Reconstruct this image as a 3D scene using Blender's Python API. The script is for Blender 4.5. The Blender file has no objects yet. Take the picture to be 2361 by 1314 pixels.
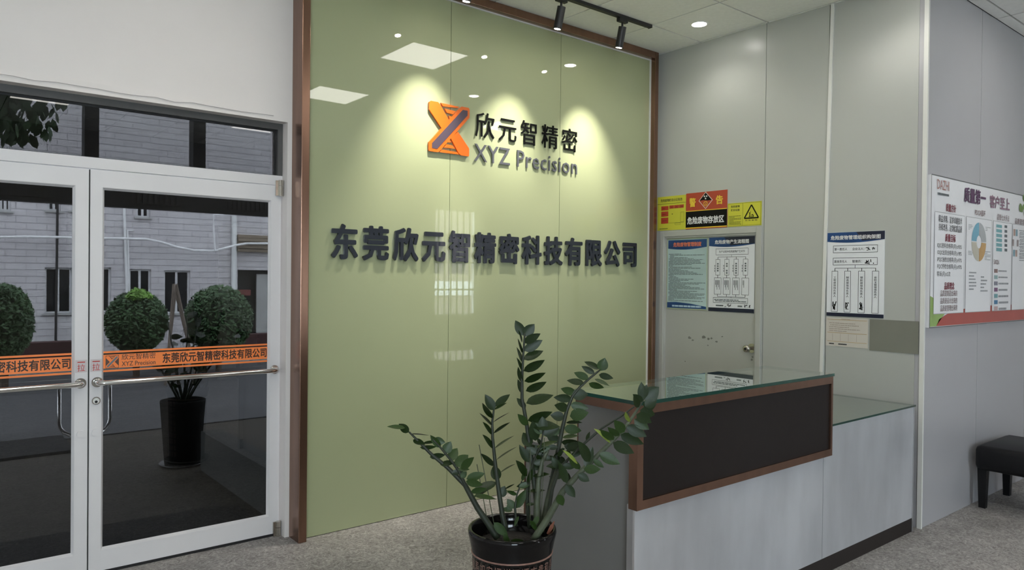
import bpy, bmesh, math, random
from mathutils import Vector, Matrix
random.seed(7)
sc = bpy.context.scene
COL = sc.collection

# ------------------------------------------------------------------ camera
PW, PH, FPX = 2361.0, 1314.0, 1683.7
YAW, PIT, ROL = [math.radians(a) for a in (38.978, -0.516, 0.614)]
CAM = Vector((0, 0, 1.55))
FW = Vector((math.sin(YAW)*math.cos(PIT), math.cos(YAW)*math.cos(PIT), math.sin(PIT)))
_r = Vector((math.cos(YAW), -math.sin(YAW), 0)); _u = _r.cross(FW)
RT = _r*math.cos(ROL) + _u*math.sin(ROL)
UP = _u*math.cos(ROL) - _r*math.sin(ROL)
cd = bpy.data.cameras.new('camera'); cam = bpy.data.objects.new('camera', cd); COL.objects.link(cam)
cd.sensor_width = 36.0; cd.lens = 36.0*FPX/PW; cd.clip_start = 0.05; cd.clip_end = 300
m3 = Matrix((RT, UP, -FW)).transposed()
cam.matrix_world = Matrix.Translation(CAM) @ m3.to_4x4()
sc.camera = cam
sc.view_settings.view_transform = 'Standard'; sc.view_settings.look = 'None'
sc.view_settings.gamma = 1; sc.view_settings.use_curve_mapping = False
sc.view_settings.exposure = 0.4
sc.cycles.use_denoising = True
sc.cycles.max_bounces = 10; sc.cycles.transparent_max_bounces = 16
sc.cycles.sample_clamp_indirect = 6.0
sc.cycles.caustics_reflective = False; sc.cycles.caustics_refractive = False

# ------------------------------------------------------------------ world: even overcast sky
wd = bpy.data.worlds.new('overcast_sky'); sc.world = wd; wd.use_nodes = True
bg = wd.node_tree.nodes['Background']
bg.inputs[0].default_value = (0.80, 0.90, 1.0, 1); bg.inputs[1].default_value = 19.0
PANEL_E, DOWN_E, SPOT_E = 8.5, 36.0, 120.0      # brightness of the room's own lamps
DOWN_W, SPOT_W = 11.5, 120.0

def portal(x0, x1, z0, z1, y, to_y):
    l = bpy.data.lights.new('window_portal', 'AREA'); l.shape = 'RECTANGLE'
    l.size = x1-x0; l.size_y = z1-z0; l.cycles.is_portal = True
    o = bpy.data.objects.new('window_portal', l); COL.objects.link(o)
    o.location = ((x0+x1)/2, y, (z0+z1)/2)
    o.rotation_euler = (math.pi/2 if to_y > 0 else -math.pi/2, 0, 0)
portal(-2.4, -0.7, 0.95, 2.70, -2.66, 1)
portal(4.18, 4.64, 0.02, 2.35, -2.66, 1)
portal(7.0, 7.95, 0.85, 2.80, -2.66, 1)

# ------------------------------------------------------------------ plan of the place (metres)
XW, YC, DG, ZC = 4.90, 1.94, 4.10, 3.473      # right wall, wall corner, green glass, ceiling
YP, YD = 4.19, 4.26                           # plaster face, door face
RX0, RX1, RY0 = -2.6, 9.2, -2.6               # room limits

def ray(x, y): return FW + RT*((x-PW/2)/FPX) - UP*((y-PH/2)/FPX)
def on(x, y, ax, v):
    d = ray(x, y); return CAM + d*((v-CAM[ax])/d[ax])
def dep(x, y, t): return CAM + ray(x, y)*t

# ------------------------------------------------------------------ materials
def nt(m): return m.node_tree.nodes, m.node_tree.links
MATS = {}
def mat(name, col, rough=0.5, metal=0.0, var=0.06, scale=6.0, bump=0.0, bscale=60.0, coat=0.0, spec=0.5, emit=0.0, stretch=None, sheen=0.0):
    if name in MATS: return MATS[name]
    m = bpy.data.materials.new(name); m.use_nodes = True; n, l = nt(m)
    p = n['Principled BSDF']; tc = n.new('ShaderNodeTexCoord'); src = tc.outputs['Object']
    if stretch:
        mp = n.new('ShaderNodeMapping'); mp.inputs['Scale'].default_value = stretch
        l.new(src, mp.inputs[0]); src = mp.outputs[0]
    t = n.new('ShaderNodeTexNoise'); t.inputs['Scale'].default_value = scale; t.inputs['Detail'].default_value = 5
    l.new(src, t.inputs['Vector'])
    r = n.new('ShaderNodeValToRGB'); r.color_ramp.elements[0].position = .3; r.color_ramp.elements[1].position = .7
    r.color_ramp.elements[0].color = tuple(max(0, c*(1-var)) for c in col)+(1,)
    r.color_ramp.elements[1].color = tuple(min(1, c*(1+var)) for c in col)+(1,)
    l.new(t.outputs['Fac'], r.inputs[0]); l.new(r.outputs[0], p.inputs['Base Color'])
    p.inputs['Roughness'].default_value = rough; p.inputs['Metallic'].default_value = metal
    p.inputs['Coat Weight'].default_value = coat; p.inputs['Coat Roughness'].default_value = 0.015
    p.inputs['Specular IOR Level'].default_value = spec
    if emit:
        l.new(r.outputs[0], p.inputs['Emission Color']); p.inputs['Emission Strength'].default_value = emit
    if bump:
        b = n.new('ShaderNodeTexNoise'); b.inputs['Scale'].default_value = bscale; b.inputs['Detail'].default_value = 4
        l.new(src, b.inputs['Vector'])
        bm = n.new('ShaderNodeBump'); bm.inputs['Strength'].default_value = bump; bm.inputs['Distance'].default_value = 0.01
        l.new(b.outputs['Fac'], bm.inputs['Height']); l.new(bm.outputs[0], p.inputs['Normal'])
    MATS[name] = m; return m

def glass_mat(name, tint, ior=1.5, rough=0.0, gain=1.0):
    m = bpy.data.materials.new(name); m.use_nodes = True; n, l = nt(m)
    n.remove(n['Principled BSDF'])
    tr = n.new('ShaderNodeBsdfTransparent'); tr.inputs[0].default_value = tuple(tint)+(1,)
    gl = n.new('ShaderNodeBsdfGlossy'); gl.inputs['Roughness'].default_value = rough
    gl.inputs['Color'].default_value = (1, 1, 1, 1)
    fr = n.new('ShaderNodeFresnel'); fr.inputs['IOR'].default_value = ior
    mx = n.new('ShaderNodeMixShader')
    ge = n.new('ShaderNodeNewGeometry'); sb = n.new('ShaderNodeMath'); sb.operation = 'SUBTRACT'; sb.inputs[0].default_value = 1.0
    l.new(ge.outputs['Backfacing'], sb.inputs[1])
    dbl = n.new('ShaderNodeMath'); dbl.operation = 'MULTIPLY'; dbl.inputs[1].default_value = gain; l.new(fr.outputs[0], dbl.inputs[0])
    ml = n.new('ShaderNodeMath'); ml.operation = 'MULTIPLY'; ml.use_clamp = True
    l.new(dbl.outputs[0], ml.inputs[0]); l.new(sb.outputs[0], ml.inputs[1])
    l.new(ml.outputs[0], mx.inputs[0]); l.new(tr.outputs[0], mx.inputs[1]); l.new(gl.outputs[0], mx.inputs[2])
    l.new(mx.outputs[0], n['Material Output'].inputs[0])
    MATS[name] = m; return m

PLASTER = mat('white_plaster', (.80, .755, .725), .75, var=.02, scale=2.5, bump=.06, bscale=25)
ALU = mat('white_aluminium', (.76, .74, .74), .38, var=.015)
CHROME = mat('chrome', (.78, .77, .75), .14, 1.0, var=.02)
BLACKGAP = mat('dark_rubber', (.012, .012, .013), .6)
GREEN = mat('olive_back_painted_glass', (.345, .375, .215), .55, var=.015, scale=1.2, coat=1.0, spec=.3)
BRONZE = mat('bronze_steel', (.26, .15, .105), .26, .9, var=.10, scale=3, stretch=(8, 8, 1))
GREYP = mat('grey_coated_steel_panel', (.46, .47, .44), .30, var=.02, scale=1.5, spec=.5)
GREYD = mat('grey_painted_door', (.45, .455, .42), .5, var=.03, scale=3)
WHITESTRIP = mat('white_moulding', (.74, .74, .70), .45, var=.03, scale=8)
TILE = mat('ceiling_board', (.90, .90, .86), .85, var=.03, scale=30, bump=.08, bscale=120)
GRID = mat('ceiling_grid_shadow', (.04, .04, .04), .8)
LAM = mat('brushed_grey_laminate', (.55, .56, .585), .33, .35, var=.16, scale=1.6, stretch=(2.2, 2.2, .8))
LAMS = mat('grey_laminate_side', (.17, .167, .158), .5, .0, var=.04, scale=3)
DARKP = mat('dark_brown_upholstery', (.014, .010, .009), .55, var=.08, scale=20, spec=.25)
KICK = mat('charcoal_skirting', (.022, .017, .015), .55, spec=.3)
GLEDGE = mat('green_glass_edge', (.012, .055, .04), .1, var=.1)
PLATE = glass_mat('clear_plate_glass', (.86, .92, .88), 1.52, gain=1.45)
DOORGLASS = glass_mat('smoked_door_glass', (.195, .195, .195), 1.5)
TRANSOM = glass_mat('dark_transom_glass', (.145, .145, .145), 1.5)
WINGLASS = glass_mat('window_glass', (.93, .95, .95), 1.5)
ORANGE = mat('orange_acrylic', (.66, .125, .008), .28, var=.03, coat=.4)
PURPLE = mat('plum_grey_acrylic', (.075, .055, .075), .25, var=.04, coat=.2)
LBLACK = mat('black_acrylic', (.004, .004, .004), .35, var=.1, spec=.15)
LGREY = mat('grey_acrylic', (.085, .088, .10), .3, var=.05, coat=.1, spec=.3)
LDARK = mat('dark_slate_acrylic', (.020, .024, .032), .22, var=.05, coat=.25, spec=.3)
STICKO = mat('orange_film', (.95, .25, .06), .5, var=.03)
STICKT = mat('smoky_lettering', (.10, .055, .04), .5)
PAPER = mat('white_paper', (.80, .82, .85), .5, var=.01)
PBLUE = mat('poster_blue', (.012, .06, .19), .35, var=.25, scale=4)
PNAVY = mat('poster_navy', (.008, .012, .035), .35)
PCYAN = mat('poster_pale_cyan', (.46, .60, .60), .4, var=.16, scale=2)
INK = mat('black_ink', (.03, .03, .035), .5)
INKG = mat('grey_ink', (.13, .15, .16), .5)
YELLOW = mat('yellow_sign_film', (.62, .60, .05), .4, var=.02)
REDS = mat('red_sign_film', (.44, .055, .025), .4, var=.02)
BLACKS = mat('black_sign_film', (.006, .006, .006), .45, spec=.15)
GOLD = mat('gold_print', (.85, .58, .05), .4)
WHITEINK = mat('white_print', (.80, .80, .80), .4)
REDINK = mat('red_ink', (.55, .04, .03), .5)
SALMON = mat('salmon_print', (.80, .22, .12), .5)
POTB = mat('black_glazed_ceramic', (.005, .0045, .0045), .10, var=.3, spec=.30)
POTC = mat('bronze_relief', (.24, .13, .10), .4, var=.25, scale=60)
SOIL = mat('potting_soil', (.012, .009, .007), .95, bump=.6, bscale=80)
BLACKM = mat('black_painted_metal', (.010, .010, .011), .45)
LEATHER = mat('black_leather', (.006, .006, .007), .45, spec=.3, var=.1, bump=.1, bscale=200)
KNOBM = mat('dull_steel', (.55, .52, .46), .22, 1.0)

def leaf_mat(name, c1, c2):
    m = mat(name, c1, .40, var=.25, scale=14, coat=.0, spec=.28)
    n, l = nt(m); p = n['Principled BSDF']
    return m
LEAF = leaf_mat('dark_green_leaf', (.012, .027, .005), None)
LEAFL = leaf_mat('mid_green_leaf', (.024, .052, .010), None)
LEAFY = leaf_mat('lit_edge_leaf', (.22, .30, .05), None)  # light catching the narrow leaves is painted as yellow green
STEM = mat('green_stem', (.022, .030, .017), .5, var=.3, scale=30)
STEML = mat('pale_green_stem', (.07, .085, .05), .5, var=.3, scale=30)
DRY = mat('dry_brown_stalk', (.20, .07, .04), .7)

def floor_mat():
    m = bpy.data.materials.new('mottled_grey_vinyl'); m.use_nodes = True; n, l = nt(m); p = n['Principled BSDF']
    tc = n.new('ShaderNodeTexCoord')
    w = n.new('ShaderNodeTexNoise'); w.inputs['Scale'].default_value = 9; w.inputs['Detail'].default_value = 3
    l.new(tc.outputs['Object'], w.inputs['Vector'])
    va = n.new('ShaderNodeVectorMath'); va.operation = 'MULTIPLY_ADD'
    va.inputs[1].default_value = (.35, .35, .35); l.new(w.outputs['Color'], va.inputs[0]); l.new(tc.outputs['Object'], va.inputs[2])
    a = n.new('ShaderNodeTexNoise'); a.inputs['Scale'].default_value = 38; a.inputs['Detail'].default_value = 6; a.inputs['Roughness'].default_value = .7
    l.new(va.outputs[0], a.inputs['Vector'])
    b = n.new('ShaderNodeTexNoise'); b.inputs['Scale'].default_value = 5; b.inputs['Detail'].default_value = 4
    l.new(tc.outputs['Object'], b.inputs['Vector'])
    r = n.new('ShaderNodeValToRGB'); e = r.color_ramp.elements
    e[0].position = .36; e[0].color = (.155, .142, .132, 1); e[1].position = .66; e[1].color = (.50, .47, .45, 1)
    e2 = e.new(.5); e2.color = (.30, .28, .266, 1)
    l.new(a.outputs['Fac'], r.inputs[0])
    mx = n.new('ShaderNodeMixRGB'); mx.blend_type = 'OVERLAY'; mx.inputs[0].default_value = .35
    l.new(r.outputs[0], mx.inputs[1]); l.new(b.outputs['Fac'], mx.inputs[2]); l.new(mx.outputs[0], p.inputs['Base Color'])
    p.inputs['Roughness'].default_value = .55; p.inputs['Specular IOR Level'].default_value = .35
    bm = n.new('ShaderNodeBump'); bm.inputs['Strength'].default_value = .25; bm.inputs['Distance'].default_value = .006
    l.new(a.outputs['Fac'], bm.inputs['Height']); l.new(bm.outputs[0], p.inputs['Normal'])
    MATS['floor'] = m; return m
FLOOR = floor_mat()

def brick_mat():
    m = bpy.data.materials.new('painted_block_wall'); m.use_nodes = True; n, l = nt(m); p = n['Principled BSDF']
    tc = n.new('ShaderNodeTexCoord'); mp = n.new('ShaderNodeMapping'); mp.inputs['Rotation'].default_value = (math.pi/2, 0, 0)
    l.new(tc.outputs['Object'], mp.inputs[0])
    b = n.new('ShaderNodeTexBrick'); b.inputs['Scale'].default_value = 1.0
    b.inputs['Color1'].default_value = (.60, .57, .585, 1); b.inputs['Color2'].default_value = (.66, .63, .645, 1)
    b.inputs['Mortar'].default_value = (.33, .315, .33, 1); b.inputs['Mortar Size'].default_value = .006
    b.inputs['Brick Width'].default_value = .30; b.inputs['Row Height'].default_value = .115
    l.new(mp.outputs[0], b.inputs['Vector'])
    nz = n.new('ShaderNodeTexNoise'); nz.inputs['Scale'].default_value = .8; nz.inputs['Detail'].default_value = 6
    l.new(tc.outputs['Object'], nz.inputs['Vector'])
    mx = n.new('ShaderNodeMixRGB'); mx.blend_type = 'OVERLAY'; mx.inputs[0].default_value = .3
    l.new(b.outputs['Color'], mx.inputs[1]); l.new(nz.outputs['Fac'], mx.inputs[2])
    l.new(mx.outputs[0], p.inputs['Base Color']); p.inputs['Roughness'].default_value = .9
    bm = n.new('ShaderNodeBump'); bm.inputs['Strength'].default_value = .5; bm.inputs['Distance'].default_value = .01; bm.invert = True
    l.new(b.outputs['Fac'], bm.inputs['Height']); l.new(bm.outputs[0], p.inputs['Normal'])
    return m
BRICK = brick_mat()
ASPH = mat('worn_asphalt', (.060, .060, .063), .85, var=.2, scale=1.2, bump=.2, bscale=40, stretch=(.6, 3, 1))
PORCH = mat('dark_porch_paving', (.045, .038, .028), .7, var=.15, spec=.2, scale=3)
MATM = mat('black_rubber_mat', (.008, .008, .008), .8, spec=.2, bump=.3, bscale=150)
KERB = mat('pale_kerb_concrete', (.42, .42, .41), .9, var=.15)
CONC = mat('plain_grey_render', (.06, .062, .058), .8, var=.08, spec=.2)
DGLASS = mat('dark_window_pane', (.010, .012, .015), .12, var=.2)
WFR = mat('white_window_frame', (.75, .75, .76), .5)
BEAM = mat('dark_painted_steel', (.012, .012, .012), .6, var=.2)
BEAMG = mat('mirrored_bar_tone', (.022, .021, .02), .6, var=.2)
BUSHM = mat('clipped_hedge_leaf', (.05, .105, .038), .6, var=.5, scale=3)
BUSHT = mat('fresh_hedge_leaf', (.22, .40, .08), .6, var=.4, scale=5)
BARK = mat('brown_bark', (.07, .05, .035), .9)
TIMBER = mat('weathered_timber', (.20, .16, .13), .8, var=.2)
BROWNB = mat('brown_corrugated_band', (.24, .19, .14), .7, var=.1)
DRED = mat('dark_red_planter', (.055, .018, .018), .7)
PINKW = mat('pale_pink_render', (.22, .17, .16), .9)

# ------------------------------------------------------------------ mesh helpers
WLOC = {}
def finish(o, label=None, cat=None, group=None, kind=None):
    if label: o['label'] = label
    if cat: o['category'] = cat
    if group: o['group'] = group
    if kind: o['kind'] = kind
    return o
def empty(name, loc, label=None, cat=None, group=None, kind=None):
    o = bpy.data.objects.new(name, None); COL.objects.link(o); o.location = loc; o.empty_display_size = .1
    WLOC[o] = Vector(loc); return finish(o, label, cat, group, kind)
def mk(name, verts, faces, m, parent=None, smooth=False, label=None, cat=None, group=None, kind=None, mats=None, midx=None):
    lo = [min(v[i] for v in verts) for i in range(3)]; hi = [max(v[i] for v in verts) for i in range(3)]
    org = Vector(((lo[0]+hi[0])/2, (lo[1]+hi[1])/2, lo[2]))
    me = bpy.data.meshes.new(name); me.from_pydata([tuple(Vector(v)-org) for v in verts], [], faces)
    if mats:
        for q in mats: me.materials.append(q)
        if midx:
            for p, i in zip(me.polygons, midx): p.material_index = i
    else: me.materials.append(m)
    if smooth:
        for p in me.polygons: p.use_smooth = True
    me.update()
    o = bpy.data.objects.new(name, me); COL.objects.link(o)
    WLOC[o] = org
    if parent: o.parent = parent; o.location = org - WLOC[parent]
    else: o.location = org
    return finish(o, label, cat, group, kind)
class MB:
    def __init__(s): s.v = []; s.f = []
    def box(s, a, b, bev=0.0):
        x0, x1 = sorted((a[0], b[0])); y0, y1 = sorted((a[1], b[1])); z0, z1 = sorted((a[2], b[2]))
        k = len(s.v)
        if bev <= 0:
            s.v += [(x0,y0,z0),(x1,y0,z0),(x1,y1,z0),(x0,y1,z0),(x0,y0,z1),(x1,y0,z1),(x1,y1,z1),(x0,y1,z1)]
            s.f += [tuple(k+i for i in q) for q in ((3,2,1,0),(4,5,6,7),(0,1,5,4),(1,2,6,5),(2,3,7,6),(3,0,4,7))]
        else:
            bm = bmesh.new(); bmesh.ops.create_cube(bm, size=1)
            for v in bm.verts: v.co = Vector((x0+(v.co.x+.5)*(x1-x0), y0+(v.co.y+.5)*(y1-y0), z0+(v.co.z+.5)*(z1-z0)))
            bmesh.ops.bevel(bm, geom=bm.edges[:], offset=bev, segments=2, affect='EDGES', profile=.5)
            bm.verts.index_update()
            s.v += [tuple(v.co) for v in bm.verts]; s.f += [tuple(k+v.index for v in f.verts) for f in bm.faces]; bm.free()
        return s
    def quad(s, a, b, c, d):
        k = len(s.v); s.v += [tuple(a), tuple(b), tuple(c), tuple(d)]; s.f.append((k, k+1, k+2, k+3)); return s
    def poly(s, pts):
        k = len(s.v); s.v += [tuple(p) for p in pts]; s.f.append(tuple(range(k, k+len(pts)))); return s
    def prism(s, pts, off):
        """flat polygon pts swept by vector off"""
        off = Vector(off); k = len(s.v); n = len(pts)
        s.v += [tuple(p) for p in pts] + [tuple(Vector(p)+off) for p in pts]
        s.f.append(tuple(range(k, k+n))); s.f.append(tuple(range(k+2*n-1, k+n-1, -1)))
        for i in range(n): j = (i+1) % n; s.f.append((k+i, k+n+i, k+n+j, k+j))
        return s
    def tube(s, pts, rad, n=10, cap=True):
        pts = [Vector(p) for p in pts]; rr = rad if isinstance(rad, (list, tuple)) else [rad]*len(pts)
        k = len(s.v); ref = None
        for i, p in enumerate(pts):
            d = (pts[min(i+1, len(pts)-1)]-pts[max(i-1, 0)]).normalized()
            if ref is None: ref = d.orthogonal().normalized()
            a = (ref - d*ref.dot(d)).normalized(); ref = a; b = d.cross(a)
            for j in range(n):
                t = 2*math.pi*j/n; s.v.append(tuple(p + (a*math.cos(t)+b*math.sin(t))*rr[i]))
        for i in range(len(pts)-1):
            for j in range(n):
                s.f.append((k+i*n+j, k+i*n+(j+1) % n, k+(i+1)*n+(j+1) % n, k+(i+1)*n+j))
        if cap:
            s.f.append(tuple(k+n-1-j for j in range(n))); e = k+(len(pts)-1)*n; s.f.append(tuple(e+j for j in range(n)))
        return s
    def lathe(s, c, prof, n=32, cap=True):
        k = len(s.v); c = Vector(c)
        for r, z in prof:
            for j in range(n):
                t = 2*math.pi*j/n; s.v.append((c.x+r*math.cos(t), c.y+r*math.sin(t), c.z+z))
        for i in range(len(prof)-1):
            for j in range(n): s.f.append((k+i*n+j, k+i*n+(j+1) % n, k+(i+1)*n+(j+1) % n, k+(i+1)*n+j))
        if cap:
            s.f.append(tuple(k+n-1-j for j in range(n))); e = k+(len(prof)-1)*n; s.f.append(tuple(e+j for j in range(n)))
        return s
    def disc_axis(s, c, axis, r, h, n=24):
        return s.tube([Vector(c), Vector(c)+Vector(axis)*h], r, n)
    def build(s, name, m, parent=None, **kw): return mk(name, s.v, s.f, m, parent, **kw)
def box(name, a, b, m, parent=None, bev=0.0, **kw): return MB().box(a, b, bev).build(name, m, parent, **kw)

# text -> mesh, fitted into a rectangle
_TC = {}
def glyphs(body, bold=0.0, spacing=1.0, extrude=0.0):
    key = (body, bold, spacing, extrude)
    if key in _TC: return _TC[key]
    c = bpy.data.curves.new('tmp_text', 'FONT'); c.body = body; c.size = 1;  c.space_character = spacing
    c.extrude = extrude; c.fill_mode = 'BOTH' if extrude else 'FRONT'; c.resolution_u = 2
    o = bpy.data.objects.new('tmp_text', c); COL.objects.link(o)
    bpy.context.view_layer.update()
    me = o.evaluated_get(bpy.context.evaluated_depsgraph_get()).to_mesh()
    v = [tuple(p.co) for p in me.vertices]; f = [tuple(p.vertices) for p in me.polygons]
    o.evaluated_get(bpy.context.evaluated_depsgraph_get()).to_mesh_clear()
    bpy.data.objects.remove(o); bpy.data.curves.remove(c)
    if bold > .015: sh = [(bold, 0), (-bold, 0), (0, bold), (0, -bold)] + [(a*bold*.7, b*bold*.7) for a in (-1, 1) for b in (-1, 1)]
    elif bold > .006: sh = [(bold, 0), (-bold, 0)]
    else: sh = []
    if sh:
        v0, f0 = v, f; v, f = [], []
        for i, (dx, dy) in enumerate(sh):            # heavier weight: the same strokes a little spread
            k = len(v); v += [(p[0]+dx, p[1]+dy, p[2]+(.008 if extrude else .00012)*i) for p in v0]; f += [tuple(k+q for q in t) for t in f0]
    _TC[key] = (v, f); return v, f
def text(name, body, m, parent, org, ex, ez, w, h, bold=0.0, en=None, depth=0.0, em=False, spacing=1.0, **kw):
    """org lower left corner, ex/ez unit axes; em=True keeps the em square of one character"""
    v, f = glyphs(body, bold, spacing, .5 if depth else 0.0)
    if not v: return None
    if em: x0, x1, y0, y1 = -.02, 1.02, -.13, .90
    else:
        x0 = min(p[0] for p in v); x1 = max(p[0] for p in v); y0 = min(p[1] for p in v); y1 = max(p[1] for p in v)
    org, ex, ez = Vector(org), Vector(ex), Vector(ez); en = Vector(en) if en else ex.cross(ez)
    vv = [org + ex*((p[0]-x0)/(x1-x0)*w) + ez*((p[1]-y0)/(y1-y0)*h) + en*((p[2]+.5)*depth if depth else p[2]) for p in v]
    return mk(name, vv, f, m, parent, **kw)

# flat print on a wall face; a "Sheet" knows its plane
class Sheet:
    def __init__(s, ax, val, nrm):
        s.ax = ax; s.val = val; s.n = Vector(nrm); s.layer = 0
        s.ex = Vector((0, -1, 0)) if ax == 0 else Vector((1, 0, 0)); s.ez = Vector((0, 0, 1))
    def p(s, u, z, lay):                      # u = x or -y
        q = Vector((s.val, -u, z)) if s.ax == 0 else Vector((u, s.val, z))
        return q + s.n*lay
    def rect(s, u0, u1, z0, z1, lay): return [s.p(u0, z0, lay), s.p(u1, z0, lay), s.p(u1, z1, lay), s.p(u0, z1, lay)]
    def fill(s, mb, u0, u1, z0, z1, lay): mb.quad(*s.rect(u0, u1, z0, z1, lay)); return mb
    def line(s, mb, a, b, w, lay):
        d = Vector((b[0]-a[0], b[1]-a[1])); d = d.normalized()*w/2; nn = Vector((-d.y, d.x))
        P = [(a[0]-nn.x, a[1]-nn.y), (b[0]-nn.x, b[1]-nn.y), (b[0]+nn.x, b[1]+nn.y), (a[0]+nn.x, a[1]+nn.y)]
        mb.quad(*[s.p(x, z, lay) for x, z in P]); return mb
    def frame(s, mb, u0, u1, z0, z1, w, lay):
        for a, b in (((u0, z0), (u1, z0)), ((u1, z0), (u1, z1)), ((u1, z1), (u0, z1)), ((u0, z1), (u0, z0))): s.line(mb, a, b, w, lay)
        return mb
    def text(s, name, body, m, parent, u0, u1, z0, z1, lay, bold=0.0, **kw):
        return text(name, body, m, parent, s.p(u0, z0, lay), s.ex, s.ez, u1-u0, z1-z0, bold, **kw)
    def vtext(s, name, body, m, parent, u0, u1, z0, z1, lay, bold=0.0):
        n = len(body); hh = (z1-z0)/n
        vs, fs = [], []
        for i, c in enumerate(body):
            v, f = glyphs(c, bold); k = len(vs)
            for p in v: vs.append(s.p(u0+(p[0]+.02)/1.04*(u1-u0), z1-(i+1)*hh+(p[1]+.13)/1.03*hh*.95, lay+p[2]))
            fs += [tuple(k+q for q in t) for t in f]
        return mk(name, vs, fs, m, parent)
    def dashes(s, mb, u0, u1, z0, z1, rows, lay, fill=.55, seed=1, ragged=.3):
        rn = random.Random(seed); hh = (z1-z0)/rows
        for i in range(rows):
            za = z1-(i+1)*hh; zb = za+hh*fill; u = u0+rn.choice((0, 0, .03))*(u1-u0)
            end = u1-(u1-u0)*ragged*rn.random()**2*1.6
            while u < end:
                w = (u1-u0)*rn.uniform(.04, .16); e = min(u+w, end); s.fill(mb, u, e, za, zb, lay); u = e+(u1-u0)*.012
        return mb
    def sheet(s, name, u0, u1, z0, z1, t, m, parent=None, **kw):
        a = s.p(u0, z0, 0); b = s.p(u1, z1, t); return box(name, a, b, m, parent, **kw)

# ================================================================== ROOM SHELL
box('floor', (RX0, RY0, -.12), (RX1, YD+.05, 0), FLOOR, kind='structure', label='mottled grey vinyl floor of the lobby', cat='floor')
ceil = box('ceiling', (RX0, RY0, ZC+.012), (RX1, 4.2, ZC+.1), GRID, kind='structure', label='suspended ceiling of square off-white boards', cat='ceiling')
TX = [3.1+.5937*i for i in range(-10, 12)]; TY = [3.65+.60*i for i in range(-11, 2)]
LIGHTS = [(3.1, 2.45), (3.1, .65), (5.4748, .65), (.7252, 2.45), (.7252, .65), (3.1, -1.15), (.7252, -1.15)]
tile_me = {}
for x in TX:
    for y in TY:
        x1, y1 = min(x+.5937, RX1), min(y+.60, 4.18)
        x0, y0 = max(x, RX0), max(y, RY0)
        if x1-x0 < .03 or y1-y0 < .03: continue
        if any(abs(x-a) < .05 and abs(y-b) < .05 for a, b in LIGHTS): continue
        if y0 > YC+.05 and x0 > XW+.05: continue
        if y1 > YC and x0 >= XW: y1 = YC
        g = .006; key = (round(x1-x0, 3), round(y1-y0, 3))
        if key not in tile_me:
            w, h = key[0]/2-g, key[1]/2-g
            mb = MB().box((-w, -h, 0), (w, h, .012), .0)
            me = bpy.data.meshes.new('tile'); me.from_pydata(mb.v, [], mb.f); me.materials.append(TILE); tile_me[key] = me
        o = bpy.data.objects.new('tile', tile_me[key]); COL.objects.link(o); o.parent = ceil
        o.location = Vector(((x0+x1)/2, (y0+y1)/2, ZC)) - WLOC[ceil]

# wall with the entrance: plaster, opening for doors and transom
OPX0, OPX1, OPZ = -.36, 1.677, 2.455
wb = MB().box((RX0, YP, 0), (OPX0, YP+.24, ZC+.1)).box((OPX0, YP, OPZ), (OPX1, YP+.24, ZC+.1)).box((OPX1, YP, 0), (XW+.2, YP+.24, ZC+.1))
wb.build('wall_back', PLASTER, kind='structure', label='warm white plaster wall around the glass entrance doors', cat='wall')
# patched plaster line above the transom
pl = MB()
rn = random.Random(3); xs = [OPX0-.3+i*.09 for i in range(26)]
prev = None
for x in xs:
    if x > 1.70: break
    z0, z1 = OPZ+.024+rn.uniform(-.007, .007), OPZ+.046+rn.uniform(-.008, .008)
    if prev: pl.prism([(prev[0], YP, prev[1]), (x, YP, z0), (x, YP, z1), (prev[0], YP, prev[2])], (0, -.010, 0))
    prev = (x, z0, z1)
pl.build('trim_1', PLASTER, kind='structure', label='ridge of patched plaster running above the transom window', cat='plaster')
box('wall_left', (RX0-.15, RY0, 0), (RX0, YP+.24, ZC+.1), PLASTER, kind='structure', label='plain plaster wall at the left end of the lobby', cat='wall')
box('wall_end', (RX1, RY0, 0), (RX1+.15, YC+.2, ZC+.1), PLASTER, kind='structure', label='plain plaster wall at the right end of the lobby', cat='wall')
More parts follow.
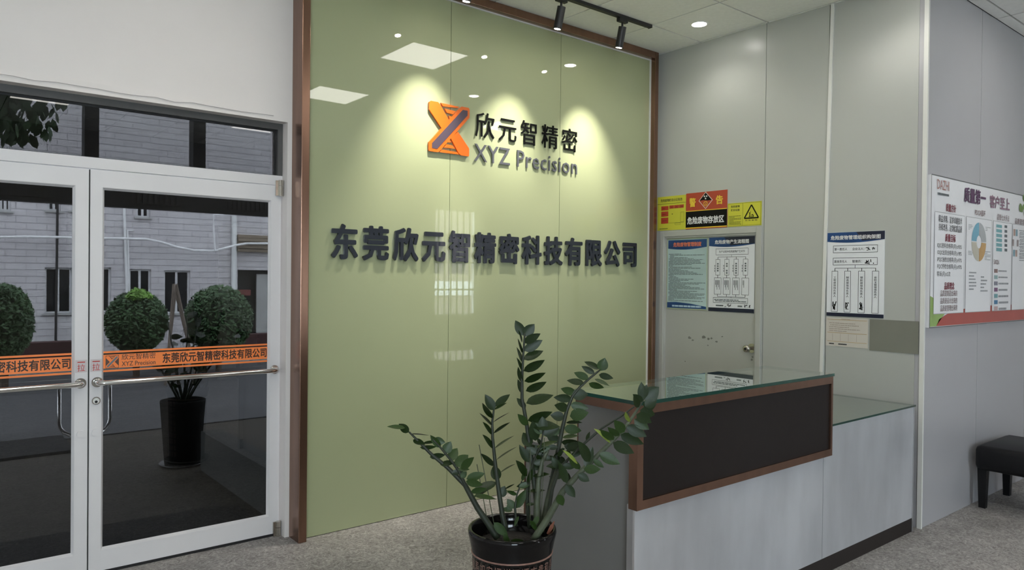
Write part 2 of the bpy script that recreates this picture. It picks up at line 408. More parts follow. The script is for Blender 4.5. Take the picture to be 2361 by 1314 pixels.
# wall opposite, with two openings to daylight
fw = MB()
for a, b, z0, z1 in ((RX0-.15, -2.4, 0, ZC+.1), (-2.4, -.7, 0, .95), (-2.4, -.7, 2.7, ZC+.1), (-.7, 4.18, 0, ZC+.1), (4.18, 4.64, 2.35, ZC+.1), (4.18, 4.64, 0, .02), (4.64, 7.0, 0, ZC+.1), (7.0, 7.95, 0, .85), (7.0, 7.95, 2.8, ZC+.1), (7.95, RX1+.15, 0, ZC+.1)):
    fw.box((a, RY0-.2, z0), (b, RY0, z1))
fw.build('wall_front', mat('taupe_wall_paint', (.36, .34, .31), .8, var=.03), kind='structure', label='plaster wall behind the viewer with three daylight openings', cat='wall')
def window(n, x0, x1, z0, z1, vbars, hbars, bars):
    w = empty('window_%d' % n, ((x0+x1)/2, RY0-.1, z0), {2: 'tall narrow glazed light in the wall facing the green glass', 3: 'barred window in the wall facing the green glass', 4: 'wide unseen window added for daylight, facing the entrance doors'}[n], 'window', kind='structure')
    fr = MB()
    for a, b in (((x0, z0), (x1, z0+.05)), ((x0, z1-.05), (x1, z1)), ((x0, z0+.05), (x0+.05, z1-.05)), ((x1-.05, z0+.05), (x1, z1-.05))):
        fr.box((a[0], RY0-.14, a[1]), (b[0], RY0-.08, b[1]))
    fr.build('window_frame', ALU, w)
    for i in range(vbars): 
        x = x0+(x1-x0)*(i+1)/(vbars+1); box('bar', (x-.012, RY0-.12, z0), (x+.012, RY0-.10, z1), bars, w)
    for i in range(hbars):
        z = z0+(z1-z0)*(i+1)/(hbars+1); box('bar', (x0, RY0-.125, z-.015), (x1, RY0-.095, z+.015), bars, w)
    box('pane', (x0+.04, RY0-.075, z0+.04), (x1-.04, RY0-.069, z1-.04), WINGLASS, w)
window(4, -2.4, -.7, .95, 2.7, 1, 0, ALU)  # unseen opening added to bring in more daylight
window(2, 4.18, 4.64, .02, 2.35, 0, 0, ALU)
box('door_4', (3.42, RY0, 0), (4.15, RY0+.03, 2.3), WHITESTRIP, kind='structure', label='plain white panel added for its pale reflection in the entrance glass', cat='door')  # added pale surface, makes the lighter patch mirrored in the door glass
window(3, 7.0, 7.95, .85, 2.8, 6, 3, BEAM)

# right wall of grey metal panels
wr = box('wall_right', (XW+.05, YC+.05, 0), (XW+.2, YP, ZC+.1), GREYP, kind='structure', label='grey metal panel wall behind the reception desk', cat='wall')
DY0, DY1, DZ = 3.112, 4.016, 1.925
MB().box((XW, 3.068, 0), (XW+.05, DY0, ZC)).box((XW, DY1, 0), (XW+.05, YP-.01, ZC)).box((XW, DY0, DZ), (XW+.05, DY1, ZC)).build('panel', GREYP, wr)
box('panel', (XW, 2.58, 0), (XW+.05, 3.064, ZC), GREYP, wr)
box('panel', (XW, YC+.05, 0), (XW+.05, 2.575, ZC), GREYP, wr)
GREYR = mat('light_tinted_grey_panel', (.435, .43, .445), .26, var=.02, scale=1.5)  # same grey panels; dimmer violet light on this wall put into the colour
wq = box('wall_return', (XW+.05, YC+.05, 0), (RX1, YC+.2, ZC+.1), GREYR, kind='structure', label='grey metal panel wall carrying the quality notice board', cat='wall')
x = XW+.004
while x < RX1:
    x1 = min(x + (5.806-XW if x < 5 else 1.0), RX1); box('panel', (x, YC, 0), (x1-.005, YC+.05, ZC), GREYR, wq); x = x1
MB().prism([on(1918, 8.5, 0, XW), on(1925, 8.5, 0, XW), on(1898, 862, 0, XW), on(1891, 862, 0, XW)], (-.012, 0, 0)).build('trim_2', WHITESTRIP, kind='structure', label='slightly leaning white joint strip beside the organisation chart', cat='trim')
bpy.data.objects['trim_2'].location.z += 0
MB().box((XW-.008, YC-.008, 0), (XW+.010, YC+.018, ZC-.01)).build('trim_3', WHITESTRIP, kind='structure', label='white corner strip where the two grey walls meet', cat='trim')

# white inner door with its frame
d3 = empty('door_3', (XW, (DY0+DY1)/2, 0), 'scuffed grey flush door behind the reception desk', 'door', kind='structure')
fm = MB()
for y0, y1, z0, z1 in ((DY1-.012, DY1+.028, 0, DZ+.034), (DY0-.034, DY0+.012, 0, DZ+.034), (DY0+.0121, DY1-.0121, DZ-.010, DZ+.034)):
    fm.box((XW-.014, y0, z0), (XW+.03, y1, z1), .003)
fm.build('door_frame', GREYD, d3)
fm = MB()
for y0, y1, z0, z1 in ((DY1-.018, DY1-.006, 0, DZ), (DY0+.006, DY0+.022, 0, DZ), (DY0+.0221, DY1-.0181, DZ-.024, DZ-.008)):
    fm.box((XW-.004, y0, z0), (XW+.02, y1, z1))
fm.build('frame_step', GREYD, d3)
box('leaf', (XW+.018, DY0+.02, .008), (XW+.048, DY1-.016, DZ-.022), GREYD, d3)
kp = on(1731, 803, 0, XW)
kn = MB().disc_axis((XW+.017, kp.y, kp.z), (-1, 0, 0), .036, .008, 28).build('knob_rose', KNOBM, d3, smooth=False)
MB().tube([(XW+.01, kp.y, kp.z), (XW-.03, kp.y, kp.z), (XW-.034, kp.y, kp.z), (XW-.05, kp.y, kp.z), (XW-.066, kp.y, kp.z), (XW-.072, kp.y, kp.z)], [.013, .012, .02, .028, .026, .018], 24).build('knob', KNOBM, d3, smooth=True)
MB().disc_axis((XW-.071, kp.y, kp.z), (-1, 0, 0), .011, .003, 16).build('keyhole', BLACKGAP, d3)
sk = MB(); SH = Sheet(0, XW+.018, (-1, 0, 0)); rn = random.Random(5)
SMUDGE = mat('grey_scuff', (.20, .20, .18), .7, var=.2)
for cx, cy, w in ((1590, 779, 10), (1597, 784, 8), (1622, 778, 12), (1633, 781, 9), (1640, 780, 7), (1652, 788, 8), (1632, 796, 5), (1580, 833, 4), (1665, 776, 5), (1735, 823, 6), (1733, 829, 7)):
    p = on(cx, cy, 0, XW+.0165)
    pts = [p + Vector((0, math.cos(t)*w*.0016*rn.uniform(.6, 1.3), math.sin(t)*w*.0011*rn.uniform(.5, 1.3))) for t in [i*math.pi/4 for i in range(8)]]
    sk.poly(pts)
sk.build('scuff_marks', SMUDGE, d3)

# ================================================================== ENTRANCE DOORS
MX = .668
box('trim_6', (OPX0, YD-.004, 0), (OPX1, YD+.06, .012), BLACKGAP, kind='structure', label='black threshold added to block the light under the entrance doors', cat='infill')  # added black filler, keeps outdoor light from showing below the leaves
fr = empty('trim_4', ((OPX0+OPX1)/2, YD+.03, 2.085), 'white aluminium header bar between doors and transom', 'trim', kind='structure')
box('header', (OPX0, YD, 2.090), (OPX1-.002, YD+.07, 2.146), ALU, fr)
w1 = empty('window_1', ((OPX0+OPX1)/2, YD+.03, 2.146), 'dark glass transom window above the entrance doors', 'window', kind='structure')
tf = MB()
for a, b in (((OPX0, 2.418), (OPX1-.002, OPZ)), ((OPX0, 2.146), (OPX0+.03, 2.418)), ((1.646, 2.146), (OPX1-.002, 2.418))):
    tf.box((a[0], YD, a[1]), (b[0], YD+.07, b[1]))
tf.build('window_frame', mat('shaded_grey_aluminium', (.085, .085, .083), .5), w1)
box('pane', (OPX0+.02, YD+.03, 2.142), (1.65, YD+.036, 2.422), TRANSOM, w1)
sd = MB()
for a, b in (((OPX0+.03, 2.146), (1.646, 2.152)), ((1.636, 2.152), (1.646, 2.418)), ((OPX0+.03, 2.408), (1.636, 2.418))): sd.box((a[0], YD+.024, a[1]), (b[0], YD+.03, b[1]))
sd.build('gasket', BLACKGAP, w1)

COMPANY = '东莞欣元智精密科技有限公司'
def logo(parent, org, ex, ez, en, W, H, t, mo, mp, flat=False, names='logo_piece'):
    """the crossed X mark; coordinates in a unit square"""
    org, ex, ez, en = Vector(org), Vector(ex), Vector(ez), Vector(en)
    def P(u, v, d=0.0): return org + ex*(u*W) + ez*(v*H) + en*d
    A = [(.02, .985), (.04, 1.0), (.21, 1.0), (.26, .965), (.485, .675), (.30, .495), (.0, .825), (.0, .97)]
    B = [(.71, .475), (.99, .175), (1.0, .155), (1.0, .02), (.985, .0), (.80, .0), (.74, .03), (.53, .325)]
    BAR = [(.0, .17), (.0, .025), (.02, .0), (.22, .0), (.26, .03), (1.0, .815), (1.0, .97), (.985, 1.0), (.80, 1.0), (.76, .97), (.0, .175)]
    BAR = [(.0, .175), (.0, .03), (.02, .0), (.215, .0), (.265, .03), (1.0, .80), (1.0, .965), (.98, 1.0), (.80, 1.0), (.76, .975)]
    INN = [(.075, .165), (.075, .065), (.20, .065), (.945, .835), (.945, .935), (.825, .935)]
    TOPS = [[(.28, .995), (.74, .985), (.70, .955), (.33, .935)], [(.38, .895), (.65, .88), (.585, .81), (.43, .82)], [(.48, .765), (.56, .755), (.51, .70), (.49, .72)]]
    BOTS = [[(.26, .005), (.74, .012), (.70, .055), (.32, .065)], [(.36, .11), (.645, .12), (.58, .175), (.43, .185)], [(.46, .225), (.55, .235), (.50, .295)]]
    for q in [A, B]+TOPS+BOTS: MB().prism([P(*c) for c in q], en*t).build(names, mo, parent)
    b = MB().prism([P(*c, .0) for c in BAR], en*(t*1.02)).build(names, mo, parent)
    MB().prism([P(*c, t*1.02) for c in INN], en*(.002 if not flat else .0006)).build('inlay', mp, b)

def door_leaf(n, x0, x1, lab, lockside):
    d = empty('door_%d' % n, ((x0+x1)/2, YD+.02, 0), lab, 'door', kind='structure')
    T = YD+.045; z0, z1 = .014, 2.085
    gx0, gx1, gz0, gz1 = x0+.066, x1-.070, .130, 1.985
    box('stile', (x0, YD, z0), (gx0-.010, T, z1), ALU, d)
    box('stile', (gx1+.010, YD, z0), (x1, T, z1), ALU, d)
    box('rail', (gx0-.010, YD, gz1+.010), (gx1+.010, T, z1), ALU, d)
    box('rail', (gx0-.010, YD, z0), (gx1+.010, T, gz0-.010), ALU, d)
    o = .012
    bd = MB(); A = [(gx0-o, gz0-o), (gx1+o, gz0-o), (gx1+o, gz1+o), (gx0-o, gz1+o)]; B = [(gx0, gz0), (gx1, gz0), (gx1, gz1), (gx0, gz1)]
    for i in range(4):
        j = (i+1) % 4
        bd.quad((A[i][0], YD-.001, A[i][1]), (A[j][0], YD-.001, A[j][1]), (B[j][0], YD+.02, B[j][1]), (B[i][0], YD+.02, B[i][1]))
        bd.quad((A[j][0], YD-.001, A[j][1]), (A[i][0], YD-.001, A[i][1]), (A[i][0], YD+.028, A[i][1]), (A[j][0], YD+.028, A[j][1]))
    bd.build('glazing_bead', ALU, d)
    pane = box('pane', (gx0-.005, YD+.02, gz0-.005), (gx1+.005, YD+.026, gz1+.005), DOORGLASS, d)
    # orange film band with lettering
    ys = YD+.0185
    zc0, zc1 = 1.040, 1.148
    band = MB()
    for a, b in ((zc0+.018, zc1-.018), (zc0, zc0+.010), (zc1-.010, zc1)): band.box((gx0, ys, a), (gx1, ys+.001, b))
    bo = band.build('film_band', STICKO, d, label='orange film band across the glass')
    wband = gx1-gx0; EX, EZ, EN = (1, 0, 0), (0, 0, 1), (0, -1, 0)
    lm = empty('film_logo', (gx0+.04, ys, 1.06)); lm.parent = d; lm.location = WLOC[lm]-WLOC[d]
    box('film_backing', (gx0+.010, ys-.0005, 1.059), (gx0+.072, ys, 1.125), STICKT, lm)
    logo(lm, (gx0+.012, ys-.0006, 1.061), EX, EZ, EN, .058, .062, .0006, STICKO, mat('steel_grey_film', (.16, .19, .21), .4), True)
    text('film_lettering', '欣元智精密', STICKT, bo, (gx0+.085, ys-.0006, 1.098), EX, EZ, .165, .032, .01)
    text('film_lettering', 'XYZ Precision', STICKT, bo, (gx0+.085, ys-.0006, 1.066), EX, EZ, .165, .024, .012)
    text('film_lettering', COMPANY, mat('dark_lettering_film', (.035, .02, .016), .5), bo, (gx0+.285, ys-.0006, 1.068), EX, EZ, wband-.285-.004, .056, .022)
    # push bar
    by = YD-.062
    MB().tube([(x0+.034, YD, .994), (x0+.034, by+.02, .994), (x0+.042, by+.006, .994), (x0+.06, by, .994), (x1-.06, by, .994), (x1-.042, by+.006, .994), (x1-.034, by+.02, .994), (x1-.034, YD, .994)], .0135, 14).build('push_bar', CHROME, d, smooth=True)
    for xx in (x0+.034, x1-.034): MB().disc_axis((xx, YD, .994), (0, -1, 0), .026, .008).build('bar_rose', CHROME, d)
    sx = x0+.030 if lockside < 0 else x1-.030
    hx = sx - lockside*.082
    MB().tube([(hx, YD+.10, .97), (hx, YD+.10, .78), (hx+lockside*.006, YD+.098, .755), (hx+lockside*.022, YD+.085, .733), (hx+lockside*.045, YD+.06, .722), (hx+lockside*.06, YD+.04, .718)], .009, 12).build('outside_pull', CHROME, d, smooth=True)
    MB().tube([(hx, YD+.10, .97), (hx, YD+.04, .985)], .009, 12).build('outside_pull', CHROME, d, smooth=True)
    MB().disc_axis((sx, YD, .735), (0, -1, 0), .019, .007).build('bolt_cap', ALU, d)
    if lockside < 0:
        lk = MB().disc_axis((sx, YD, .898), (0, -1, 0), .020, .006).build('lock_cylinder', CHROME, d)
        MB().disc_axis((sx, YD-.006, .893), (0, -1, 0), .007, .001).build('keyhole', BLACKGAP, lk)
        MB().disc_axis((sx, YD-.0055, .898), (0, -1, 0), .015, .001).build('lock_face', WHITESTRIP, lk)
    st = box('pull_sticker', (sx-.026, YD-.001, 1.048), (sx+.026, YD, 1.112), mat('pale_pink_sticker', (.62, .56, .56), .5), d)
    text('sticker_character', '拉', REDINK, st, (sx-.017, YD-.0016, 1.054), EX, EZ, .034, .036, .0)
    MB().quad((sx-.017, YD-.0016, 1.098), (sx+.017, YD-.0016, 1.098), (sx+.017, YD-.0016, 1.103), (sx-.017, YD-.0016, 1.103)).build('sticker_line', REDINK, st)
    return d
dr = door_leaf(1, MX+.003, 1.668, 'right leaf of the white framed glass entrance door', -1)
dl = door_leaf(2, OPX0+.01, MX-.004, 'left leaf of the white framed glass entrance door', 1)
box('gap_filler', (MX-.0035, YD+.02, .014), (MX+.0025, YD+.044, 2.085), BLACKGAP, dl)  # added black filler hiding bright daylight between the two leaves
for z, nm in ((2.082, 'hinge'), (.05, 'hinge')):
    MB().tube([(1.660, YD-.016, z-.058), (1.660, YD-.016, z+.001)], .016, 16).build('hinge', KNOBM, dr, smooth=False)
    MB().tube([(1.660, YD-.016, z+.004), (1.660, YD-.016, z+.036)], .016, 16).build('hinge', KNOBM, dr, smooth=False)
    box('hinge', (1.632, YD-.012, z-.056), (1.655, YD, z+.034), KNOBM, dr)

# ================================================================== GREEN GLASS FEATURE WALL
GX0, GX1, GZ1 = 1.752, 4.792, 3.405
fwl = empty('feature_wall', ((GX0+GX1)/2, DG, 0), 'tall olive green glass feature wall framed in bronze', 'wall panel')
seams = [GX0, 2.768, 3.772, GX1]
for i in range(3):
    box('glass_panel', (seams[i]+.0018, DG, .004), (seams[i+1]-.0018, DG+.012, GZ1), GREEN, fwl)
box('backing', (GX0, DG+.013, .0), (GX1, YP-.002, GZ1), BLACKGAP, fwl)
box('frame_post', (1.703, 4.045, 0), (GX0, YP-.001, ZC-.002), BRONZE, fwl, .003)
box('frame_post', (GX1+.008, 4.045, 0), (4.845, YP-.001, ZC-.002), BRONZE, fwl, .003)
box('frame_beam', (GX0, 4.045, GZ1+.008), (GX1+.008, YP-.001, ZC-.002), BRONZE, fwl, .003)
box('edge_strip', (GX0, DG-.012, GZ1), (GX1+.008, DG+.012, GZ1+.008), WHITESTRIP, fwl)
box('edge_strip', (GX1, DG-.012, .004), (GX1+.008, DG+.012, GZ1), WHITESTRIP, fwl)
box('trim_5', (4.846, 4.10, 0), (XW-.001, YP-.002, ZC-.002), GREYP, kind='structure', label='narrow grey filler between bronze frame and grey wall', cat='trim')

# logo and lettering standing off the glass
EX, EZ, EN = (1, 0, 0), (0, 0, 1), (0, -1, 0)
lg = empty('company_logo', (2.752, DG-.02, 2.38), 'orange crossed X emblem with plum bar on the green glass', 'logo')
logo(lg, (2.588, DG-.006, 2.381), EX, EZ, EN, .325, .331, .012, ORANGE, PURPLE)
box('standoff', (2.60, DG-.006, 2.42), (2.63, DG, 2.45), WHITESTRIP, lg); box('standoff', (2.87, DG-.006, 2.64), (2.90, DG, 2.67), WHITESTRIP, lg)
def lettering(name, label, chars, x0, x1, z0, z1, bold, m, mside, t, gap, latin=False, cat='sign lettering'):
    e = empty(name, ((x0+x1)/2, DG-.02, z0), label, cat)
    if not latin:
        n = len(chars); p = (x1-x0+gap)/n
        for i, c in enumerate(chars):
            o = text('letter', c, m, e, (x0+i*p, DG-.005, z0), EX, EZ, p-gap, z1-z0, bold, en=EN, depth=t, em=True)
    else:
        # whole word laid out once, then cut into single letters by their advance
        v, f = glyphs(chars, bold, 1.06, .5)
        x_0 = min(p[0] for p in v); x_1 = max(p[0] for p in v); y_0 = min(p[1] for p in v); y_1 = max(p[1] for p in v)
        par = list(range(len(v)))
        def find(a):
            while par[a] != a: par[a] = par[par[a]]; a = par[a]
            return a
        for q in f:
            for k in q[1:]:
                a, b = find(q[0]), find(k)
                if a != b: par[a] = b
        groups = {}
        for q in f: groups.setdefault(find(q[0]), []).append(q)
        isl = []
        for g in groups.values():
            idx = sorted({k for q in g for k in q}); isl.append([min(v[k][0] for k in idx), max(v[k][0] for k in idx), idx, g])
        isl.sort(key=lambda s: s[0]); merged = []
        for s in isl:
            if merged and s[0] < merged[-1][1]-.02: merged[-1][1] = max(merged[-1][1], s[1]); merged[-1][2].append(s)
            else: merged.append([s[0], s[1], [s]])
        for a, b, parts in merged:
            vs, fs = [], []
            for s in parts:
                mp = {}
                for k in s[2]:
                    mp[k] = len(vs); c = v[k]
                    vs.append(Vector((x0+(c[0]-x_0)/(x_1-x_0)*(x1-x0), DG-.005-(c[2]+.5)*t, z0+(c[1]-y_0)/(y_1-y_0)*(z1-z0))))
                fs += [tuple(mp[k] for k in q) for q in s[3]]
            mk('letter', vs, fs, m, e)
    return e
lettering('logo_lettering', 'thin black Chinese lettering beside the orange emblem', '欣元智精密', 2.962, 3.955, 2.518, 2.712, .004, LBLACK, None, .008, .022)
lettering('logo_subtitle', 'grey Latin lettering XYZ Precision under the black characters', 'XYZ Precision', 2.962, 3.945, 2.358, 2.478, .004, LGREY, None, .007, 0, True)
lettering('company_name', 'bold dark company name lettering across the middle of the green glass', COMPANY, 1.898, 4.655, 1.648, 1.875, .030, LDARK, None, .015, .018)

# ================================================================== CEILING LIGHTS
LED = bpy.data.materials.new('led_diffuser'); LED.use_nodes = True
def emission(name, col, s):
    m = bpy.data.materials.new(name); m.use_nodes = True; n, l = nt(m); n.remove(n['Principled BSDF'])
    e = n.new('ShaderNodeEmission'); e.inputs[0].default_value = tuple(col)+(1,); e.inputs[1].default_value = s
    l.new(e.outputs[0], n['Material Output'].inputs[0]); return m
LED = emission('led_panel_glow', (1.0, .965, .90), PANEL_E)
DWN = emission('downlight_glow', (1.0, .97, .92), DOWN_E)
SPT = emission('spot_lens_glow', (1.0, .93, .78), SPOT_E)
where = ['in the ceiling before the green glass, nearest the logo', 'in the ceiling one row further from the green glass', 'in the ceiling right of the second panel, over the bench side',
         'in the ceiling just inside the entrance', 'in the ceiling left of the viewer', 'in the ceiling row nearest the window wall',
         'in the far left corner of the ceiling']
for i, (x, y) in enumerate(LIGHTS):
    p = empty('panel_light', (x+.297, y+.3, ZC), 'square LED panel light '+where[i], 'ceiling light', 'square LED panel lights')
    x0, x1, y0, y1 = x+.004, x+.59, y+.004, y+.596
    f = MB()
    for a, b in (((x0, y0), (x1, y0+.018)), ((x0, y1-.018), (x1, y1)), ((x0, y0+.018), (x0+.018, y1-.018)), ((x1-.018, y0+.018), (x1, y1-.018))): f.box((a[0], a[1], ZC-.003), (b[0], b[1], ZC+.012))
    f.build('frame', WHITESTRIP, p)
    box('diffuser', (x0+.018, y0+.018, ZC+.0), (x1-.018, y1-.018, ZC+.012), LED, p)
def spot_lamp(name, loc, tgt, watt, ang, blend, col, rad):
    l = bpy.data.lights.new(name, 'SPOT'); l.energy = watt; l.spot_size = math.radians(ang); l.spot_blend = blend; l.color = col; l.shadow_soft_size = rad
    o = bpy.data.objects.new(name, l); COL.objects.link(o); o.location = loc
    o.rotation_euler = (Vector(tgt)-Vector(loc)).to_track_quat('-Z', 'Y').to_euler(); return o
for x, y, w in ((4.53, 3.40, 'nearest the corner by the inner door'), (4.53, 1.93, 'over the front of the reception desk')):
    p = empty('downlight', (x, y, ZC), 'round recessed downlight '+w, 'ceiling light', 'round downlights')
    MB().lathe((x, y, ZC), [(.052, .0), (.055, -.006), (.064, -.005), (.066, 0)], 32, cap=False).build('trim_ring', WHITESTRIP, p)
    MB().lathe((x, y, ZC), [(.001, -.013), (.03, -.011), (.045, -.006), (.053, .001)], 32, cap=False).build('lens', DWN, p)
    s = spot_lamp('lamp', (x, y, ZC-.012), (x, y, 0), DOWN_W, 135, .7, (1, .97, .90), .05); s.parent = p; s.location = (0, 0, -.012)
tr = empty('lighting_track', (3.2, 3.655, ZC-.02), 'black ceiling lighting track above the green glass', 'light track')
box('rail', (2.1, 3.640, ZC-.022), (4.27, 3.672, ZC-.0005), BLACKM, tr)
box('end_cap', (4.27, 3.638, ZC-.024), (4.277, 3.674, ZC-.0005), BLACKM, tr)
for x, tgt, w in ((3.965, (4.03, DG, 2.30), 'third from the entrance, near the inner door corner'), (3.36, (3.22, DG, 2.22), 'second from the entrance'), (2.60, (2.52, DG, 2.22), 'first from the entrance')):
    p = empty('track_spotlight', (x, 3.655, ZC-.03), 'black cylinder spotlight on the ceiling track, '+w, 'spotlight', 'track spotlights')
    box('adapter', (x-.045, 3.638, ZC-.052), (x+.045, 3.672, ZC-.0225), BLACKM, p, .004)
    piv = Vector((x, 3.655, ZC-.095)); d = (Vector(tgt)-piv).normalized()
    d = Vector((d.x*.3, d.y*.62, d.z)).normalized()
    MB().tube([(x, 3.655, ZC-.05), piv], .008, 10).build('stem', BLACKM, p)
    b0 = piv - d*.012; b1 = piv + d*.135
    MB().tube([b0, b1], .0285, 28).build('lamp_body', BLACKM, p)
    MB().tube([b1-d*.001, b1+d*.0015], .021, 24).build('lens', SPT, p)
    s = spot_lamp('lamp', b1+d*.006, tgt, SPOT_W, 57, 1.0, (1, .95, .86), .02)
    s.parent = p; s.location = s.location - WLOC[p]

# ================================================================== RECEPTION DESK
CX0, CX1, CXM, CY = 2.205, 4.805, 3.735, 1.95
desk = empty('reception_desk', (3.5, 2.3, 0), 'grey laminate reception desk with dark raised front and glass tops', 'reception desk')
HT, LT = 1.052, .780
# stepped side board facing the entrance
SX = CX0+.045
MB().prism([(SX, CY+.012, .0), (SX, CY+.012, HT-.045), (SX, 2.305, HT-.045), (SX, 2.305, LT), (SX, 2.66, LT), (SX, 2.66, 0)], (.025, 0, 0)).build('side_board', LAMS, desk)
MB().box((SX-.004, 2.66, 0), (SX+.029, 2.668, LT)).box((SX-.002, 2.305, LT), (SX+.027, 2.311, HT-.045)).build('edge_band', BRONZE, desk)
xs = 3.705
box('front_board', (CX0+.012, CY, .085), (xs-.002, CY+.02, LT), LAM, desk)
box('front_board', (xs+.002, CY, .085), (CX1-.006, CY+.02, LT), LAM, desk)
box('front_board', (SX+.026, CY+.001, LT), (CXM, CY+.02, HT-.02), LAM, desk)
box('corner_strip', (CX0, CY-.004, .0), (CX0+.012, CY+.026, .650), mat('satin_aluminium', (.55, .55, .56), .35, .8), desk)
box('corner_strip', (CX1-.006, CY-.006, .0), (CX1+.002, CY+.026, LT), mat('satin_aluminium', (.55, .55, .56), .35, .8), desk)
box('kickboard', (CX0+.012, CY+.0, 0), (CX1-.006, CY+.018, .084), KICK, desk)
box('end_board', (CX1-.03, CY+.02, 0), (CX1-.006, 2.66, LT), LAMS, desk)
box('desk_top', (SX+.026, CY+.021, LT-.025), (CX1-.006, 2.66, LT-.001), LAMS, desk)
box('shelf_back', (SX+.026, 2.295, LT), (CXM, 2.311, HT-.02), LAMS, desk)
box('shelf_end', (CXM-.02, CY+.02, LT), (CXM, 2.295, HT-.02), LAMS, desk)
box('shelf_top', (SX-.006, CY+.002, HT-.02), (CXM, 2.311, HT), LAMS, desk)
# dark padded fascia in a bronze frame
FY = CY-.032; fx0, fx1, fz0, fz1 = CX0-.008, CXM, .636, HT
fas = box('fascia', (fx0+.02, FY+.010, fz0+.02), (fx1-.02, CY-.001, fz1-.02), DARKP, desk)
def rail4(a, b, c, d, y0, y1):
    MB().prism([(p[0], y0, p[1]) for p in (a, b, c, d)], (0, y1-y0, 0)).build('fascia_frame', BRONZE, desk)
g = .036
rail4((fx0, fz0), (fx0, fz1), (fx0+g, fz1-g), (fx0+g, fz0+g), FY, CY-.001)
rail4((fx1-g*.5, fz0+g), (fx1-g*.5, fz1-g), (fx1, fz1), (fx1, fz0), FY, CY-.001)
rail4((fx0, fz0), (fx0+g, fz0+g), (fx1-g*.5, fz0+g), (fx1, fz0), FY, CY-.001)
rail4((fx0, fz1), (fx1, fz1), (fx1-g*.5, fz1-g), (fx0+g, fz1-g), FY, CY-.001)
box('side_frame', (fx0, CY-.001, fz0), (fx0+.012, CY+.012, HT), BRONZE, desk)
box('side_frame', (SX-.014, CY+.012, HT-.043), (SX, 2.311, HT), BRONZE, desk)
def plate(name, x0, x1, y0, y1, z0, z1):
    mb = MB().box((x0, y0, z0), (x1, y1, z1))
    return mk(name, mb.v, mb.f, None, desk, mats=[PLATE, GLEDGE], midx=[0, 0, 1, 1, 1, 1])
plate('glass_top', fx0+.004, CXM+.006, FY-.004, 2.318, HT+.0015, HT+.0165)
plate('glass_top', CXM+.002, CX1+.002, CY-.012, 2.67, LT+.001, LT+.012)

# ================================================================== NOTICES ON THE GREY WALL
def fold(parent, S, name, pts, m, lay): return mk(name, [S.p(u, z, lay) for u, z in pts], [tuple(range(len(pts)))], m, parent)
def wavehead(S, parent, u0, u1, z1, h, m, lay, flip=False):
    n = 14; pts = []
    for i in range(n+1):
        t = i/n; pts.append((u0+(u1-u0)*t, z1-h*(.78+.22*math.sin(t*math.pi*.9+.35))))
    pts += [(u1, z1), (u0, z1)]
    return fold(parent, S, 'header_band', pts, m, lay)
# panel storage plan sign (yellow)
Wl = XW-.0005
S = Sheet(0, Wl, (-1, 0, 0))
def rng(u_l, u_r, z0, z1): return -u_l, -u_r, z0, z1
u0, u1, z0, z1 = rng(4.083, 3.786, 1.970, 2.256)
ys = empty('storage_plan_sign', (Wl, 3.93, z0), 'lime yellow storage zone sign with red boxes, left of the warning sign', 'sign')
S.sheet('board', u0, u1, z0, z1, .003, YELLOW, ys)
S.text('sign_lettering', '危险废物贮存分区标志', INK, ys, u0+.035, u1-.035, z1-.046, z1-.02, .0042, .01)
l = MB(); S.line(l, (u0, z1-.062), (u1, z1-.062), .003, .0042); S.line(l, (u0+.12, z0+.06), (u1-.015, z0+.06), .002, .0042); S.frame(l, u1-.052, u1-.016, z0+.065, z0+.145, .002, .0042); S.frame(l, u0+.19, u0+.245, z0+.042, z0+.058, .002, .0042); S.fill(l, u0+.155, u0+.165, z0+.13, z0+.138, .0042); S.dashes(l, u0+.025, u0+.13, z0+.012, z0+.022, 1, .0042)
l.build('sign_lines', mat('olive_ink', (.10, .12, .02), .5), ys)
for a, b, c, d in ((.042, .118, .170, .205), (.042, .118, .118, .160), (.042, .118, .058, .108), (.128, .175, .180, .207), (.178, .228, .180, .207), (.230, .278, .180, .207)):
    q = S.fill(MB(), u0+a, u0+b, z0+c, z0+d, .0042).build('red_box', REDS, ys)
    S.dashes(MB(), u0+a+.015, u0+b-.008, z0+(c+d)/2-.004, z0+(c+d)/2+.004, 1, .005, seed=int(a*999+c*77)).build('box_line', mat('dark_red_ink', (.12, .02, .015), .5), q)
# warning sign
u0, u1, z0, z1 = rng(3.783, 3.388, 1.968, 2.263)
ws = empty('warning_sign', (Wl, 3.585, z0), 'red and black hazardous waste warning sign above the inner door', 'sign')
S.sheet('board', u0, u1, z0, z1, .003, REDS, ws)
zm = 2.113
S.fill(MB(), u0, u1, z0+.014, zm, .0042).build('black_field', BLACKS, ws)
l = MB(); S.fill(l, u0, u1, zm, zm+.006, .0045); S.fill(l, u0, u1, z0+.006, z0+.014, .0045); l.build('gold_line', GOLD, ws)
S.text('sign_lettering', '危险废物存放区', WHITEINK, ws, u0+.016, u1-.026, z0+.040, z0+.100, .005, .03)
S.text('sign_lettering', '警', GOLD, ws, u0+.034, u0+.098, zm+.035, zm+.110, .005, .025)
S.text('sign_lettering', '告', GOLD, ws, u1-.104, u1-.038, zm+.040, zm+.112, .005, .035)
uc, zc = (u0+u1)/2-.004, zm+.080
def dia(r, rz): return [(uc, zc+rz), (uc-r, zc), (uc, zc-rz), (uc+r, zc)]
fold(ws, S, 'diamond', dia(.068, .070), mat('pink_white_print', (.75, .55, .52), .4), .0045)
fold(ws, S, 'diamond', dia(.060, .062), REDS, .0052)
fold(ws, S, 'diamond', [(uc, zc+.062), (uc-.060, zc), (uc-.02, zc+.004), (uc+.02, zc-.002), (uc+.060, zc)], BLACKS, .0058)
tf = MB()
